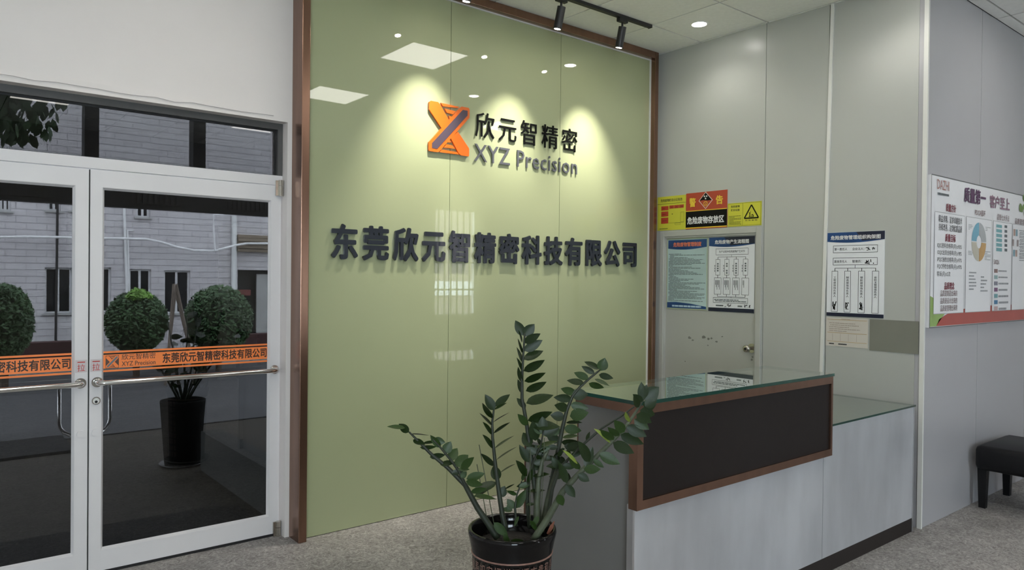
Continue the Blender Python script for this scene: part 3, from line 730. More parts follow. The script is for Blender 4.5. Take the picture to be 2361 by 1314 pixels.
for a in (90, 210, 330):
    for rot in (180,):
        t0, t1 = math.radians(a+rot-28), math.radians(a+rot+28)
        tf.poly([S.p(uc+.006*math.cos(t0), zc+.027+.006*math.sin(t0), .0064), S.p(uc+.017*math.cos(t0), zc+.027+.017*math.sin(t0), .0064), S.p(uc+.019*math.cos((t0+t1)/2), zc+.027+.019*math.sin((t0+t1)/2), .0064), S.p(uc+.017*math.cos(t1), zc+.027+.017*math.sin(t1), .0064), S.p(uc+.006*math.cos(t1), zc+.027+.006*math.sin(t1), .0064)])
tf.build('trefoil', WHITEINK, ws)
rg = MB()
for i in range(20):
    a, b = 2*math.pi*i/20, 2*math.pi*(i+1)/20
    rg.quad(*[S.p(uc+r*math.cos(t), zc-.026+r*math.sin(t), .006) for r, t in ((.016, a), (.020, a), (.020, b), (.016, b))])
for a, b in (((-.008, .006), (-.002, .006)), ((.002, .006), (.008, .006)), ((-.009, -.008), (0, -.003)), ((0, -.003), (.009, -.008))): S.line(rg, (uc+a[0], zc-.026+a[1]), (uc+b[0], zc-.026+b[1]), .004, .006)
rg.build('ring_emblem', GOLD, ws)
# small yellow hazard sign
u0, u1, z0, z1 = rng(3.383, 3.087, 1.970, 2.152)
hs = empty('hazard_sign', (Wl, 3.235, z0), 'small yellow hazard sign with black triangle, right of the warning sign', 'sign')
S.sheet('board', u0, u1, z0, z1, .003, YELLOW, hs)
l = MB(); S.frame(l, u0+.005, u1-.006, z0+.006, z1-.006, .0016, .0042); S.line(l, (u0+.135, z0+.006), (u0+.135, z1-.006), .002, .0042)
S.dashes(l, u0+.012, u0+.128, z0+.015, z0+.088, 8, .0042, .4, 4, .5); l.build('sign_lines', mat('olive_ink', (.10, .12, .02), .5), hs)
S.text('sign_lettering', '危险废物', INK, hs, u0+.030, u0+.108, z1-.036, z1-.018, .0042, .01)
S.text('sign_lettering', '贮存设施', INK, hs, u0+.030, u0+.108, z1-.064, z1-.046, .0042, .01)
S.text('sign_lettering', '危 险 废 物', INK, hs, u0+.158, u0+.262, z0+.036, z0+.046, .0042, .01)
a, b, c = (u0+.15, z0+.058), (u0+.272, z0+.058), (u0+.211, z0+.158)
l = MB()
for p, q in ((a, b), (b, c), (c, a)): S.line(l, p, q, .010, .0044)
S.line(l, (u0+.195, z0+.068), (u0+.199, z0+.100), .006, .0044); S.line(l, (u0+.197, z0+.092), (u0+.188, z0+.104), .003, .0044); S.line(l, (u0+.199, z0+.098), (u0+.206, z0+.110), .003, .0044)
S.line(l, (u0+.187, z0+.068), (u0+.232, z0+.068), .004, .0044); S.line(l, (u0+.205, z0+.076), (u0+.222, z0+.086), .004, .0044); S.line(l, (u0+.222, z0+.086), (u0+.228, z0+.070), .007, .0044)
l.build('triangle_symbol', BLACKS, hs)

# posters on the inner door
Sd = Sheet(0, XW+.0165, (-1, 0, 0))
u0, u1, z0, z1 = rng(3.986, 3.577, 1.310, 1.898)
p1 = empty('rules_poster', (XW, 3.78, z0), 'pale cyan waste rules poster with red title on the inner door', 'poster')
Sd.sheet('sheet', u0, u1, z0, z1, .003, PCYAN, p1)
wavehead(Sd, p1, u0+.012, u1-.008, z1-.014, .080, PBLUE, .0042)
Sd.text('poster_title', '危险废物管理制度', SALMON, p1, u0+.065, u1-.060, z1-.070, z1-.032, .005, .03)
Sd.dashes(MB(), u0+.018, u1-.018, z0+.068, z1-.122, 40, .0042, .42, 11, .55).build('text_lines', INKG, p1)
fold(p1, Sd, 'footer_band', [(u0+.002, z0+.008), (u1-.008, z0+.008), (u1-.008, z0+.028), (u0+.25, z0+.048), (u0+.10, z0+.058), (u0+.002, z0+.054)], PBLUE, .0042)
Sd.dashes(MB(), u0+.05, u1-.05, z0+.018, z0+.034, 1, .005, .9, 5, .2).build('footer_line', mat('pale_blue_print', (.45, .60, .72), .5), p1)
Sd.frame(MB(), u0+.003, u1-.003, z0+.003, z1-.003, .006, .0048).build('sheet_edge', mat('pale_lime_edge', (.45, .50, .30), .4), p1)
u0, u1, z0, z1 = rng(3.563, 3.150, 1.306, 1.894)
p2 = empty('flowchart_poster', (XW, 3.36, z0), 'white flowchart poster with navy header on the inner door', 'poster')
Sd.sheet('sheet', u0, u1, z0, z1, .003, PAPER, p2)
wavehead(Sd, p2, u0, u1, z1-.001, .078, PBLUE, .0042)
fold(p2, Sd, 'header_band', [(u0+.20, z1-.068), (u1, z1-.058), (u1, z1-.001), (u0+.14, z1-.001)], PNAVY, .0047)
Sd.text('poster_title', '危险废物产生流程图', WHITEINK, p2, u0+.055, u1-.050, z1-.055, z1-.022, .0052, .025)
Sd.fill(MB(), u0, u1, z0, z0+.030, .0042).build('footer_band', PNAVY, p2)
l = MB(); w_ = .0026
Sd.frame(l, u0+.065, u1-.055, z1-.140, z1-.092, w_, .0042); Sd.frame(l, u0+.045, u1-.055, z0+.070, z0+.110, w_, .0042)
cols = [u0+.085, u0+.168, u0+.252, u0+.335]
Sd.line(l, (u0+.21, z1-.140), (u0+.21, z1-.158), w_, .0042); Sd.line(l, (cols[0], z1-.158), (cols[3], z1-.158), w_, .0042)
for cu in cols:
    Sd.line(l, (cu, z1-.158), (cu, z1-.176), w_*1.5, .0042); Sd.frame(l, cu-.020, cu+.020, z1-.300, z1-.176, w_, .0042)
    Sd.line(l, (cu, z1-.300), (cu, z1-.322), w_*1.6, .0042); Sd.frame(l, cu-.031, cu+.031, z1-.452, z1-.322, w_, .0042)
    Sd.line(l, (cu, z1-.452), (cu, z1-.470), w_*1.6, .0042)
Sd.line(l, (cols[0], z1-.470), (cols[3], z1-.470), w_, .0042); Sd.line(l, (u0+.21, z1-.470), (u0+.21, z0+.110), w_, .0042)
l.build('chart_lines', INK, p2)
Sd.text('chart_text', '生产过程中危险废物产生环节', INK, p2, u0+.095, u1-.085, z1-.124, z1-.106, .0042, .01)
d = MB()
for i, cu in enumerate(cols):
    for k in range(5):
        if (i, k) in ((0, 4), (3, 4), (1, 2)): continue
        Sd.fill(d, cu-.007, cu+.007, z1-.205-k*.018-.012, z1-.205-k*.018, .0042)
    for k in range(3): Sd.fill(d, cu-.031, cu-.025, z1-.22-k*.02-.014, z1-.22-k*.02, .0042)
    for k in range(6 if i < 3 else 2): Sd.fill(d, cu-.022+k*.0072, cu-.018+k*.0072, z1-.34-.075*(.5+.5*((i*3+k) % 3)/2), z1-.34, .0042)
Sd.dashes(d, u0+.055, u1-.065, z0+.080, z0+.102, 2, .0042, .6, 9, .4); Sd.dashes(d, u0+.07, u0+.14, z0+.042, z0+.056, 1, .0042, .8, 3, 0); Sd.dashes(d, u0+.27, u0+.31, z0+.042, z0+.056, 1, .0042, .8, 3, 0)
d.build('text_lines', INKG, p2)
def scribble(S, parent, u0, u1, z0, z1, lay, seed, w=.004):
    rn = random.Random(seed); mb = MB(); n = 9
    for i in range(n):
        a = (rn.uniform(u0, u1), rn.uniform(z0, z1)); b = (rn.uniform(max(u0, a[0]-(u1-u0)*.4), min(u1, a[0]+(u1-u0)*.4)), rn.uniform(z0, z1)); S.line(mb, a, b, w, lay)
    return mb.build('signature', BLACKS, parent)
scribble(Sd, p2, u0+.150, u0+.215, z0+.036, z0+.064, .0046, 2, .0035); scribble(Sd, p2, u0+.325, u0+.385, z0+.036, z0+.064, .0046, 4, .005)

# organisation chart on the wall
u0, u1, z0, z1 = rng(2.570, 2.182, 1.315, 1.890)
p3 = empty('organisation_chart', (Wl, 2.37, z0), 'white organisation chart poster with navy header on the grey wall', 'poster')
S.sheet('sheet', u0, u1, z0, z1, .003, PAPER, p3)
wavehead(S, p3, u0, u1, z1-.001, .072, PBLUE, .0042)
fold(p3, S, 'header_band', [(u0+.24, z1-.062), (u1, z1-.055), (u1, z1-.001), (u0+.20, z1-.001)], PNAVY, .0047)
S.text('poster_title', '危险废物管理组织构架图', WHITEINK, p3, u0+.024, u1-.026, z1-.052, z1-.022, .0052, .025)
S.fill(MB(), u0, u1, z0, z0+.024, .0042).build('footer_band', PNAVY, p3)
l = MB(); S.frame(l, u0+.042, u1-.046, z1-.140, z1-.092, .0026, .0042); S.frame(l, u0+.042, u1-.046, z1-.224, z1-.176, .0026, .0042)
cols = [u0+.056, u0+.145, u0+.240, u0+.332]
S.line(l, (u0+.195, z1-.224), (u0+.195, z1-.246), .0026, .0042); S.line(l, (cols[0], z1-.246), (cols[3], z1-.246), .0026, .0042)
for cu in cols: S.line(l, (cu, z1-.246), (cu, z1-.266), .004, .0042); S.frame(l, cu-.021, cu+.021, z0+.030, z1-.266, .0026, .0042)
l.build('chart_lines', INK, p3)
S.text('chart_text', '第一责任人', INK, p3, u0+.050, u0+.140, z1-.125, z1-.107, .0042, .01); S.text('chart_text', '企业法人：', INK, p3, u0+.175, u0+.255, z1-.125, z1-.107, .0042, .01)
S.text('chart_text', '直接责任人', INK, p3, u0+.050, u0+.140, z1-.209, z1-.191, .0042, .01); S.text('chart_text', '管理员：', INK, p3, u0+.175, u0+.240, z1-.209, z1-.191, .0042, .01)
for cu, t in zip(cols, ('工程部现场负责人', '制造部现场负责人', '塑胶部现场负责人', '安防主管现场负责人')): S.vtext('chart_text', t, INK, p3, cu-.010, cu+.010, z0+.130, z1-.300, .0042, .008)
scribble(S, p3, u0+.265, u0+.330, z1-.135, z1-.100, .0046, 6, .004); scribble(S, p3, u0+.262, u0+.320, z1-.220, z1-.186, .0046, 7, .005)
for i in range(3): scribble(S, p3, cols[i]-.012, cols[i]+.012, z0+.040, z0+.105, .0046, 12+i, .006)
# form sheet and grey patch
u0, u1, z0, z1 = rng(2.574, 2.282, 1.108, 1.306)
p4 = empty('form_sheet', (Wl, 2.43, z0), 'cream paper form taped below the organisation chart', 'paper')
S.sheet('sheet', u0, u1, z0, z1, .002, mat('cream_paper', (.60, .56, .50), .6, var=.03), p4)
l = MB()
for q in (.015, .105, .165): S.line(l, (u0+.012, z1-q), (u1-.008, z1-q), .003, .003)
l.build('form_lines', mat('ochre_ink', (.50, .34, .15), .6), p4)
l = MB(); S.dashes(l, u0+.025, u1-.05, z1-.095, z1-.028, 5, .003, .35, 21, .6); S.dashes(l, u0+.11, u0+.17, z1-.012, z1-.006, 1, .003, .6, 2, 0)
for i in range(4): S.line(l, (u0+.05+.055*i, z1-.160), (u0+.05+.055*i, z1-.112), .002, .003)
l.build('text_lines', mat('faint_brown_ink', (.38, .32, .27), .6), p4)
l = MB(); S.dashes(l, u0+.025, u0+.06, z0+.012, z0+.022, 1, .003, .8, 2, 0); S.dashes(l, u0+.09, u0+.15, z0+.012, z0+.022, 1, .003, .8, 3, 0); l.build('signature', INK, p4)
u0, u1, z0, z1 = rng(2.272, 1.966, 1.098, 1.306)
S.sheet('cover_plate', u0, u1, z0, z1, .003, mat('drab_grey_film', (.21, .21, .175), .6, var=.04), label='drab grey rectangular plate beside the cream form', cat='plate')

# ================================================================== QUALITY NOTICE BOARD
YB = YC-.026
BX0, BX1, BZ0, BZ1 = on(2148, 402, 1, YB).x, 7.35, 1.268, 2.232
nb = empty('notice_board', ((BX0+BX1)/2, YB, BZ0), 'wide white quality policy notice board with red foot on the grey wall', 'notice board')
NB = Sheet(1, YC-.001, (0, -1, 0)); TB = .025
NB.sheet('board', BX0, BX1, BZ0, BZ1, TB, mat('board_white', (.84, .84, .86), .35, var=.015), nb)
NB.frame(MB(), BX0, BX1, BZ0, BZ1, .007, TB+.0008).build('board_rim', mat('grey_rim', (.12, .12, .12), .4), nb)
L1, L2 = TB+.0012, TB+.0022
def bp(x, y): q = on(x, y, 1, YB); return q.x, q.z
fold(nb, NB, 'red_foot', [bp(2158, 752), (BX1, BZ0+.004), (BX1, BZ0+.125), (BX0+.9, BZ0+.125), (BX0+.35, BZ0+.10), (BX0+.15, BZ0+.05)], mat('brick_red_print', (.42, .07, .05), .4), L1)
fold(nb, NB, 'green_foot', [(BX0+.006, BZ0+.006), (BX0+.10, BZ0+.006), (BX0+.30, BZ0+.12), (BX0+.006, BZ0+.20)], mat('leaf_green_print', (.28, .42, .11), .4), L1)
WH = mat('panel_white', (.88, .88, .90), .35, var=.01)
pn = []
for xa, xb, za, zb in ((2153, 2222, .62, 1), (2226, 2284, 0, 0), (2288, 2331, 0, 0), (2333, 2420, 0, 0)):
    a = on(xa, 600, 1, YB).x; b = on(xb, 600, 1, YB).x; pn.append((a, b))
    mb = MB(); NB.fill(mb, a, b, BZ0+.085, on(2190, 493, 1, YB).z, L2); mb.build('text_field', WH, nb)
    l = MB(); NB.frame(l, a, b, BZ0+.085, on(2190, 493, 1, YB).z, .004, L2+.0006); l.build('field_edge', mat('pale_grey_line', (.45, .45, .46), .4), nb)
L3 = L2+.0012
def bt(body, m, xa, ya, xb, yb, bold=.01, name='board_text'):
    """text between pixel (xa,ya) top-left and (xb,yb) bottom-right of the board plane"""
    A = on(xa, ya, 1, YB); B = on(xb, yb, 1, YB); return NB.text(name, body, m, nb, A.x, B.x, min(B.z, A.z-.012), A.z, L3, bold)
def bt2(body, m, xa, xb, yc, hz, bold=.01):
    A = on(xa, yc, 1, YB); B = on(xb, yc, 1, YB); zc = on((xa+xb)/2, yc, 1, YB).z
    return NB.text('board_text', body, m, nb, A.x, B.x, zc-hz/2, zc+hz/2, L3, bold)
MAR = mat('maroon_ink', (.24, .04, .06), .5); PLM = mat('plum_ink', (.10, .04, .10), .5)
bt2('DAZHI', mat('faded_red_ink', (.42, .20, .17), .5), 2160, 2188, 427, .062, .0)
_a = on(2161, 441, 1, YB); _b = on(2187, 447, 1, YB); NB.dashes(MB(), _a.x, _b.x, _a.z-.02, _a.z, 1, L3, .7, 3, 0).build('board_subline', INKG, nb)
bt2('质量第一', PLM, 2222, 2272, 453, .105, .03); bt2('客户至上', mat('faded_plum_ink', (.28, .16, .22), .5), 2281, 2327, 468, .095, .03)
bt2('质量方针', MAR, 2180, 2203, 480, .052, .02); bt2('精益求精、追求卓越技术', INK, 2163, 2217, 507, .046, .015); bt2('持续改善、达到优质品质', INK, 2163, 2217, 526, .046, .015)
bt2('质量目标', MAR, 2178, 2202, 549, .052, .02)
for i, t in enumerate(('IQC进料合格率(月)≥95%', 'OQC出货合格率(月)≥98%', 'IPQC抽检合格率(月)≥97%', 'FQC终检合格率(月)≥97%')): bt2(t, INK, 2160, 2216, 568+i*15.8, .038, .006)
bt2('客诉(月)≤2次', INK, 2159, 2190, 632, .038, .006); bt2('品质理念', MAR, 2176, 2199, 659, .050, .02)
for i, t in enumerate(('品质是制造出来的', '品质是设计出来的', '品质是管理出来的')): bt2(t, mat('brown_ink', (.17, .09, .09), .5), 2167, 2206, 676+i*17, .040, .01)
bt2('PDCA循环', mat('brown_ink', (.17, .09, .09), .5), 2247, 2271, 491, .044, .012); bt2('品管七大手法', mat('brown_ink', (.17, .09, .09), .5), 2298, 2326, 502, .044, .012)
bt2('品质管理', mat('brown_ink', (.17, .09, .09), .5), 2339, 2361, 511, .044, .012); bt2('5W2H', mat('brown_ink', (.17, .09, .09), .5), 2290, 2302, 604, .034, .012)
# wheel chart in four colours
cc = on(2256, 558, 1, YB); R = .135
for k, (c, nm) in enumerate((((.42, .44, .45), 'grey'), ((.17, .42, .55), 'blue'), ((.55, .52, .42), 'sand'), ((.55, .33, .12), 'ochre'))):
    a0 = k*math.pi/2; pts = []
    for i in range(9): t = a0+.03+(math.pi/2-.06)*i/8; pts.append((cc.x+R*math.cos(t), cc.z+R*math.sin(t)))
    for i in range(8, -1, -1): t = a0+.06+(math.pi/2-.12)*i/8; pts.append((cc.x+.045*math.cos(t), cc.z+.045*math.sin(t)))
    fold(nb, NB, 'wheel_sector', pts, mat('wheel_'+nm, c, .4), L3)
d = MB()
for a, b, c, e, r, s in ((2232, 515, 2243, 530, 4, 1), (2271, 521, 2283, 533, 3, 2), (2231, 576, 2242, 588, 3, 3), (2269, 577, 2283, 600, 6, 4), (2233, 622, 2250, 668, 6, 5), (2260, 632, 2276, 672, 5, 6), (2292, 604, 2330, 610, 1, 7)):
    A = on(a, b, 1, YB); B = on(c, e, 1, YB); NB.dashes(MB(), A.x, B.x, B.z, A.z, r, L3, .4, s, .5).build('text_lines', mat('pale_grey_ink', (.34, .35, .37), .5), nb)
TEAL = mat('teal_print', (.18, .42, .45), .4)
for i in range(6):
    A = on(2296, 517+i*10.8, 1, YB); B = on(2309, 526+i*10.8, 1, YB); NB.fill(MB(), A.x, B.x, B.z, A.z, L3).build('teal_tag', TEAL, nb)
    A = on(2315, 519+i*10.8, 1, YB); B = on(2321, 526+i*10.8, 1, YB); NB.fill(MB(), A.x, B.x, B.z, A.z, L3).build('tag_mark', INKG, nb)
for i, c in enumerate(((.22, .12, .11), (.30, .45, .45), (.20, .20, .25), (.22, .08, .20), (.15, .35, .38), (.05, .20, .38), (.55, .38, .38))):
    A = on(2291, 620+i*14.4, 1, YB); B = on(2299, 629+i*14.4, 1, YB); NB.fill(MB(), A.x, B.x, B.z, A.z, L3).build('row_icon', mat('row_colour_%d' % i, c, .4), nb)
    A = on(2301, 622+i*14.4, 1, YB); B = on(2324, 627+i*14.4, 1, YB); NB.dashes(MB(), A.x, B.x, B.z, A.z, 1, L3, .8, i, .2).build('text_lines', mat('pale_grey_ink', (.34, .35, .37), .5), nb)
l = MB()
for k in range(9): A = on(2349, 528+k*8, 1, YB); NB.dashes(l, A.x, A.x+.4, A.z-.03, A.z, 2, L3, .5, k, .3)
l.build('text_lines', mat('pale_grey_ink', (.34, .35, .37), .5), nb)
A = on(2340, 560, 1, YB)
for k in range(6):
    t = k*math.pi/3; NB.fill(MB(), A.x+.05*math.cos(t)-.02, A.x+.05*math.cos(t)+.02, A.z+.09*math.sin(t)-.025, A.z+.09*math.sin(t)+.025, L3).build('chart_block', mat('chart_%d' % (k % 3), ((.30, .25, .25), (.20, .35, .42), (.45, .30, .25))[k % 3], .4), nb)
rn = random.Random(9); A = on(2356, 470, 1, YB)
for k in range(12):
    cx, cz = A.x+rn.uniform(-.06, .14), A.z+rn.uniform(-.07, .06); r = rn.uniform(.02, .04)
    fold(nb, NB, 'tree_print', [(cx+r*math.cos(t), cz+r*math.sin(t)) for t in [i*math.pi/3.5 for i in range(7)]], mat('tree_green_print', (.16, .26, .07), .5), L3+k*.0001)

# ================================================================== OTTOMAN
ot = empty('bench', (5.98, 1.5, 0), 'low black leather bench against the grey wall', 'bench')
box('seat', (5.66, 1.02, .265), (6.28, 1.90, .435), LEATHER, ot, .035)
for o_ in ot.children:
    for p in o_.data.polygons: p.use_smooth = True
for x, y in ((5.72, 1.86), (6.20, 1.86), (5.72, 1.08), (6.20, 1.08)):
    MB().tube([(x, y, .28), (x, y, .0)], [.040, .029], 4).build('leg', LEATHER, ot)

# ================================================================== POTTED ZZ PLANT
PD = 2.75
pc = dep(1181, 1222, PD); PX, PY, PZ = pc.x, pc.y, .614
plant = empty('potted_plant', (PX, PY, 0), 'dark green zamioculcas plant in a black glazed pot before the desk', 'potted plant')
prof = [(.130, 0), (.134, .01), (.150, PZ-.092), (.153, PZ-.090), (.153, PZ-.084), (.152, PZ-.080), (.163, PZ-.03), (.167, PZ-.012), (.165, PZ), (.158, PZ+.003), (.150, PZ-.004), (.147, PZ-.03), (.140, PZ-.09), (.02, PZ-.10)]
prof = [(r, z+.012 if z < .1 else z) for r, z in prof]
pot = MB().lathe((PX, PY, 0), prof, 48).build('pot', POTB, plant, smooth=True)
MB().lathe((PX, PY, 0), [(.150, 0), (.172, .026), (.167, .027), (.145, .011), (.02, .011)], 40).build('saucer', mat('worn_steel_saucer', (.25, .25, .25), .25, .6), plant, smooth=True)
MB().lathe((PX, PY, 0), [(.1518, PZ-.088), (.1545, PZ-.0865), (.1545, PZ-.0825), (.152, PZ-.081)], 48, cap=False).build('pot_ring', POTC, pot, smooth=True)
MB().lathe((PX, PY, 0), [(.142, PZ-.065), (.10, PZ-.058), (.05, PZ-.05), (.005, PZ-.052)], 32, cap=False).build('soil', SOIL, plant, smooth=True)
PCH = '福寿禄喜吉祥如意富贵平安康宁和顺'
def pot_r(z): return .134+(.150-.134)*(z-.01)/(PZ-.11)
for row in range(9):
    zt = PZ-.096-row*.052
    for k in range(28):
        c = PCH[(k*5+row*3) % len(PCH)]; v, f = glyphs(c, .0); vs = []
        r = pot_r(zt-.02)+.0006; t0 = 2*math.pi*k/28; wd = .86*2*math.pi/28
        if math.cos(t0 - math.atan2(-PY, -PX)) < -.2: continue
        for p in v:
            t = t0+(p[0])*wd; z = zt-.045+(p[1]+.12)*.044; rr = pot_r(z)+.0008; vs.append((PX+rr*math.cos(t), PY+rr*math.sin(t), z))
        mk('relief_character', vs, f, POTC, pot)

# one leaf mesh per material, along +Y, face +Z
def leaf_mesh(m, name='leaf', cup=.10, nn=7):
    vs, fs = [], []
    for i in range(nn+1):
        t = i/nn; w = .5*math.sin(math.pi*min(1, t**.80))**.75 if 0 < t < 1 else .004
        if t > .6: w *= 1-.25*((t-.6)/.4)**2
        for s in (-1, -.5, 0, .5, 1): vs.append((s*w, t, cup*(abs(s)**1.5)*w*1.2 - .10*t*t))
    for i in range(nn):
        for j in range(4): a = i*5+j; fs.append((a, a+1, a+6, a+5))
    me = bpy.data.meshes.new(name); me.from_pydata(vs, [], fs); me.materials.append(m)
    for p in me.polygons: p.use_smooth = True
    return me
LM = {m.name: leaf_mesh(m) for m in (LEAF, LEAFL, LEAFY)}
def Z(zx, zy): return 880+.452*zx, 720+.452*zy
def P3(zx, zy, d): x, y = Z(zx, zy); return dep(x, y, d)
rl = random.Random(21)
def leaf(stem, b, t, wz, d, m=None, dt=0.0):
    """b,t = base and tip in the close-up view, wz = seen width, d = distance of the stem"""
    B = P3(b[0], b[1], d); T = P3(t[0], t[1], d+dt)
    y = (T-B); ln = y.length; y.normalize()
    wpx = .452*wz; wseen = wpx*d/FPX
    wseen *= 1.14; ln *= 1.05
    wreal = max(wseen, min(ln*.42, .05))            # narrow looking leaves are turned edge-on
    ca = min(1, wseen/wreal); ang = math.acos(ca)*(1 if rl.random() < .5 else -1)+rl.uniform(-.12, .12)
    view = -ray(*Z(*b)).normalized()
    n0 = (view - y*view.dot(y)).normalized(); s0 = y.cross(n0)
    n = n0*math.cos(ang)+s0*math.sin(ang)
    if n.z < 0 and abs(math.cos(ang)) < .6: n = -n
    s = y.cross(n)
    M = Matrix((s*wreal, y*ln, n*max(wreal, .02))).transposed().to_4x4(); M.translation = B - WLOC[stem]
    me = LM[(m or (LEAFL if rl.random() < .35 else LEAF)).name]
    o = bpy.data.objects.new('leaf', me); COL.objects.link(o); o.parent = stem; o.matrix_local = M
    return o
def stem(pts, d0, d1, r0, r1, m=STEM):
    n = len(pts); w = [P3(p[0], p[1], d0+(d1-d0)*i/(n-1)) for i, p in enumerate(pts)]
    # keep the foot of the stem in the soil
    q = []
    for i in range(n-1):
        for k in range(3):
            t = k/3; a, b = w[i], w[i+1]; q.append(a.lerp(b, t))
    q.append(w[-1]); rr = [.85*(r0+(r1-r0)*i/(len(q)-1)) for i in range(len(q))]
    return MB().tube(q, rr, 8).build('stem', m, plant, smooth=True)
# tall centre stem
sA = stem([(800, 1110), (795, 1000), (782, 900), (768, 790), (755, 680), (738, 560), (716, 440), (716, 330), (722, 220), (730, 105)], 2.79, 2.80, .015, .004)
def z7(x, y): return ((1080+.1674*x-880)/.452, (740+.1674*y-720)/.452)
for b, t, w in (((765, 300), (980, 180), 105), ((765, 410), (1010, 270), 120), ((760, 530), (1020, 410), 105), ((760, 690), (1040, 550), 105), ((770, 830), (1055, 725), 95), ((790, 965), (1065, 850), 90), ((795, 1135), (1155, 1015), 115),
                ((760, 200), (650, 0), 115), ((765, 205), (905, 50), 135), ((740, 300), (700, 130), 30), ((735, 440), (690, 245), 34), ((740, 570), (675, 365), 40), ((745, 695), (675, 510), 44), ((745, 855), (680, 645), 62), ((755, 1000), (675, 810), 60), ((790, 1200), (670, 1065), 75)):
    leaf(sA, z7(*b), z7(*t), w*.37, 2.80, LEAF, rl.uniform(-.03, .03))
for b, t, w in (((745, 575), (697, 522), 34), ((760, 685), (722, 615), 50), ((752, 765), (705, 680), 38), ((742, 835), (690, 758), 34), ((745, 552), (866, 512), 42), ((760, 575), (905, 580), 44), ((785, 655), (770, 560), 50), ((790, 690), (892, 655), 22), ((772, 835), (852, 823), 18), ((760, 875), (690, 888), 30)):
    leaf(sA, b, t, w, 2.78, None, rl.uniform(-.03, .03))
# middle left stem
sM = stem([(632, 1110), (615, 1030), (600, 930), (588, 840), (576, 740), (566, 640), (564, 560), (573, 490)], 2.72, 2.74, .013, .004)
for b, t, w in (((575, 500), (530, 422), 42), ((577, 480), (650, 420), 34), ((576, 497), (635, 460), 14), ((566, 542), (514, 468), 22), ((564, 580), (504, 514), 16), ((566, 625), (520, 560), 18), ((572, 695), (520, 625), 20), ((580, 782), (506, 724), 24),
                ((568, 562), (646, 510), 8), ((570, 618), (650, 560), 11), ((576, 695), (668, 628), 9), ((583, 755), (682, 685), 9), ((602, 820), (676, 772), 10), ((592, 858), (572, 782), 48), ((604, 942), (628, 888), 42), ((632, 902), (676, 874), 10), ((588, 868), (455, 918), 36), ((560, 885), (470, 940), 20)):
    leaf(sM, b, t, w, 2.735, LEAF if w > 15 else None, rl.uniform(-.03, .03))
# long left stem and its side shoot
sL = stem([(590, 1150), (545, 1080), (490, 1000), (425, 880), (340, 795), (255, 725), (195, 665), (140, 610)], 2.68, 2.64, .017, .004)
for b, t, w in (((140, 612), (88, 570), 36), ((120, 590), (32, 580), 18), ((150, 622), (240, 624), 8), ((160, 650), (218, 672), 26), ((195, 688), (278, 688), 20), ((210, 668), (285, 658), 15), ((245, 738), (322, 728), 26), ((298, 776), (372, 764), 26), ((355, 822), (420, 805), 26)):
    leaf(sL, b, t, w, 2.65, None, rl.uniform(-.03, .03))
sK = stem([(500, 1010), (430, 890), (395, 810), (350, 750), (300, 690), (262, 650)], 2.67, 2.62, .010, .003)
for b, t, w in (((262, 650), (322, 664), 36), ((300, 690), (250, 630), 30), ((320, 718), (352, 662), 46), ((345, 755), (385, 694), 46), ((375, 785), (440, 728), 52), ((405, 800), (466, 742), 36), ((390, 800), (446, 800), 20), ((405, 845), (432, 812), 28), ((432, 850), (522, 822), 38), ((430, 862), (512, 880), 34), ((470, 935), (580, 948), 20), ((455, 915), (532, 900), 26)):
    leaf(sK, b, t, w, 2.64, LEAFL, rl.uniform(-.03, .03))
# right rising stem
sB = stem([(812, 1130), (838, 1000), (872, 840), (902, 690), (922, 590), (944, 500), (972, 430), (1012, 380), (1062, 335), (1118, 290)], 2.84, 2.86, .014, .004)
for b, t, w in (((1118, 298), (1138, 236), 50), ((1112, 288), (1038, 252), 28), ((1086, 312), (1022, 276), 28), ((1056, 338), (984, 308), 34), ((1032, 362), (948, 346), 30), ((992, 412), (916, 390), 36), ((970, 442), (882, 434), 38), ((952, 492), (886, 474), 42), ((932, 535), (864, 524), 44), ((1108, 318), (1178, 336), 30), ((1086, 340), (1160, 372), 18), ((1056, 362), (1132, 386), 30),
                ((970, 420), (1050, 418), 54), ((962, 470), (1052, 490), 40), ((960, 530), (1050, 512), 56), ((940, 562), (1020, 560), 18), ((930, 590), (1016, 604), 44), ((922, 640), (1002, 626), 20), ((915, 662), (1008, 664), 28), ((905, 665), (840, 612), 44), ((910, 620), (845, 575), 48), ((930, 680), (1010, 700), 36)):
    leaf(sB, b, t, w, 2.85, None, rl.uniform(-.03, .02))
# low right stem reaching over the desk corner
sC = stem([(775, 1160), (842, 1060), (925, 912), (1000, 830), (1080, 752), (1142, 690), (1202, 630), (1262, 560), (1302, 500), (1338, 440)], 2.66, 2.58, .016, .004, STEML)
for b, t, w in (((900, 930), (925, 986), 38), ((940, 880), (985, 942), 40), ((945, 872), (908, 768), 36), ((1002, 825), (1058, 860), 38), ((1032, 800), (1112, 800), 42), ((1080, 752), (1132, 790), 26), ((1110, 720), (1212, 772), 50), ((1180, 665), (1282, 716), 52), ((1216, 622), (1332, 672), 46), ((1248, 580), (1348, 632), 52), ((1288, 545), (1362, 596), 46),
                ((1062, 762), (1008, 662), 46), ((1010, 802), (958, 740), 32), ((1040, 790), (1075, 690), 40)):
    leaf(sC, b, t, w, 2.61, None, rl.uniform(-.04, .02))
for b, t, w in (((1168, 665), (1090, 594), 20), ((1185, 650), (1118, 604), 34), ((1212, 630), (1156, 590), 28), ((1238, 612), (1190, 556), 46), ((1262, 560), (1244, 512), 18), ((1000, 772), (930, 704), 14)):
    leaf(sC, b, t, w, 2.58, LEAFY if w < 22 else LEAFL, -.03)
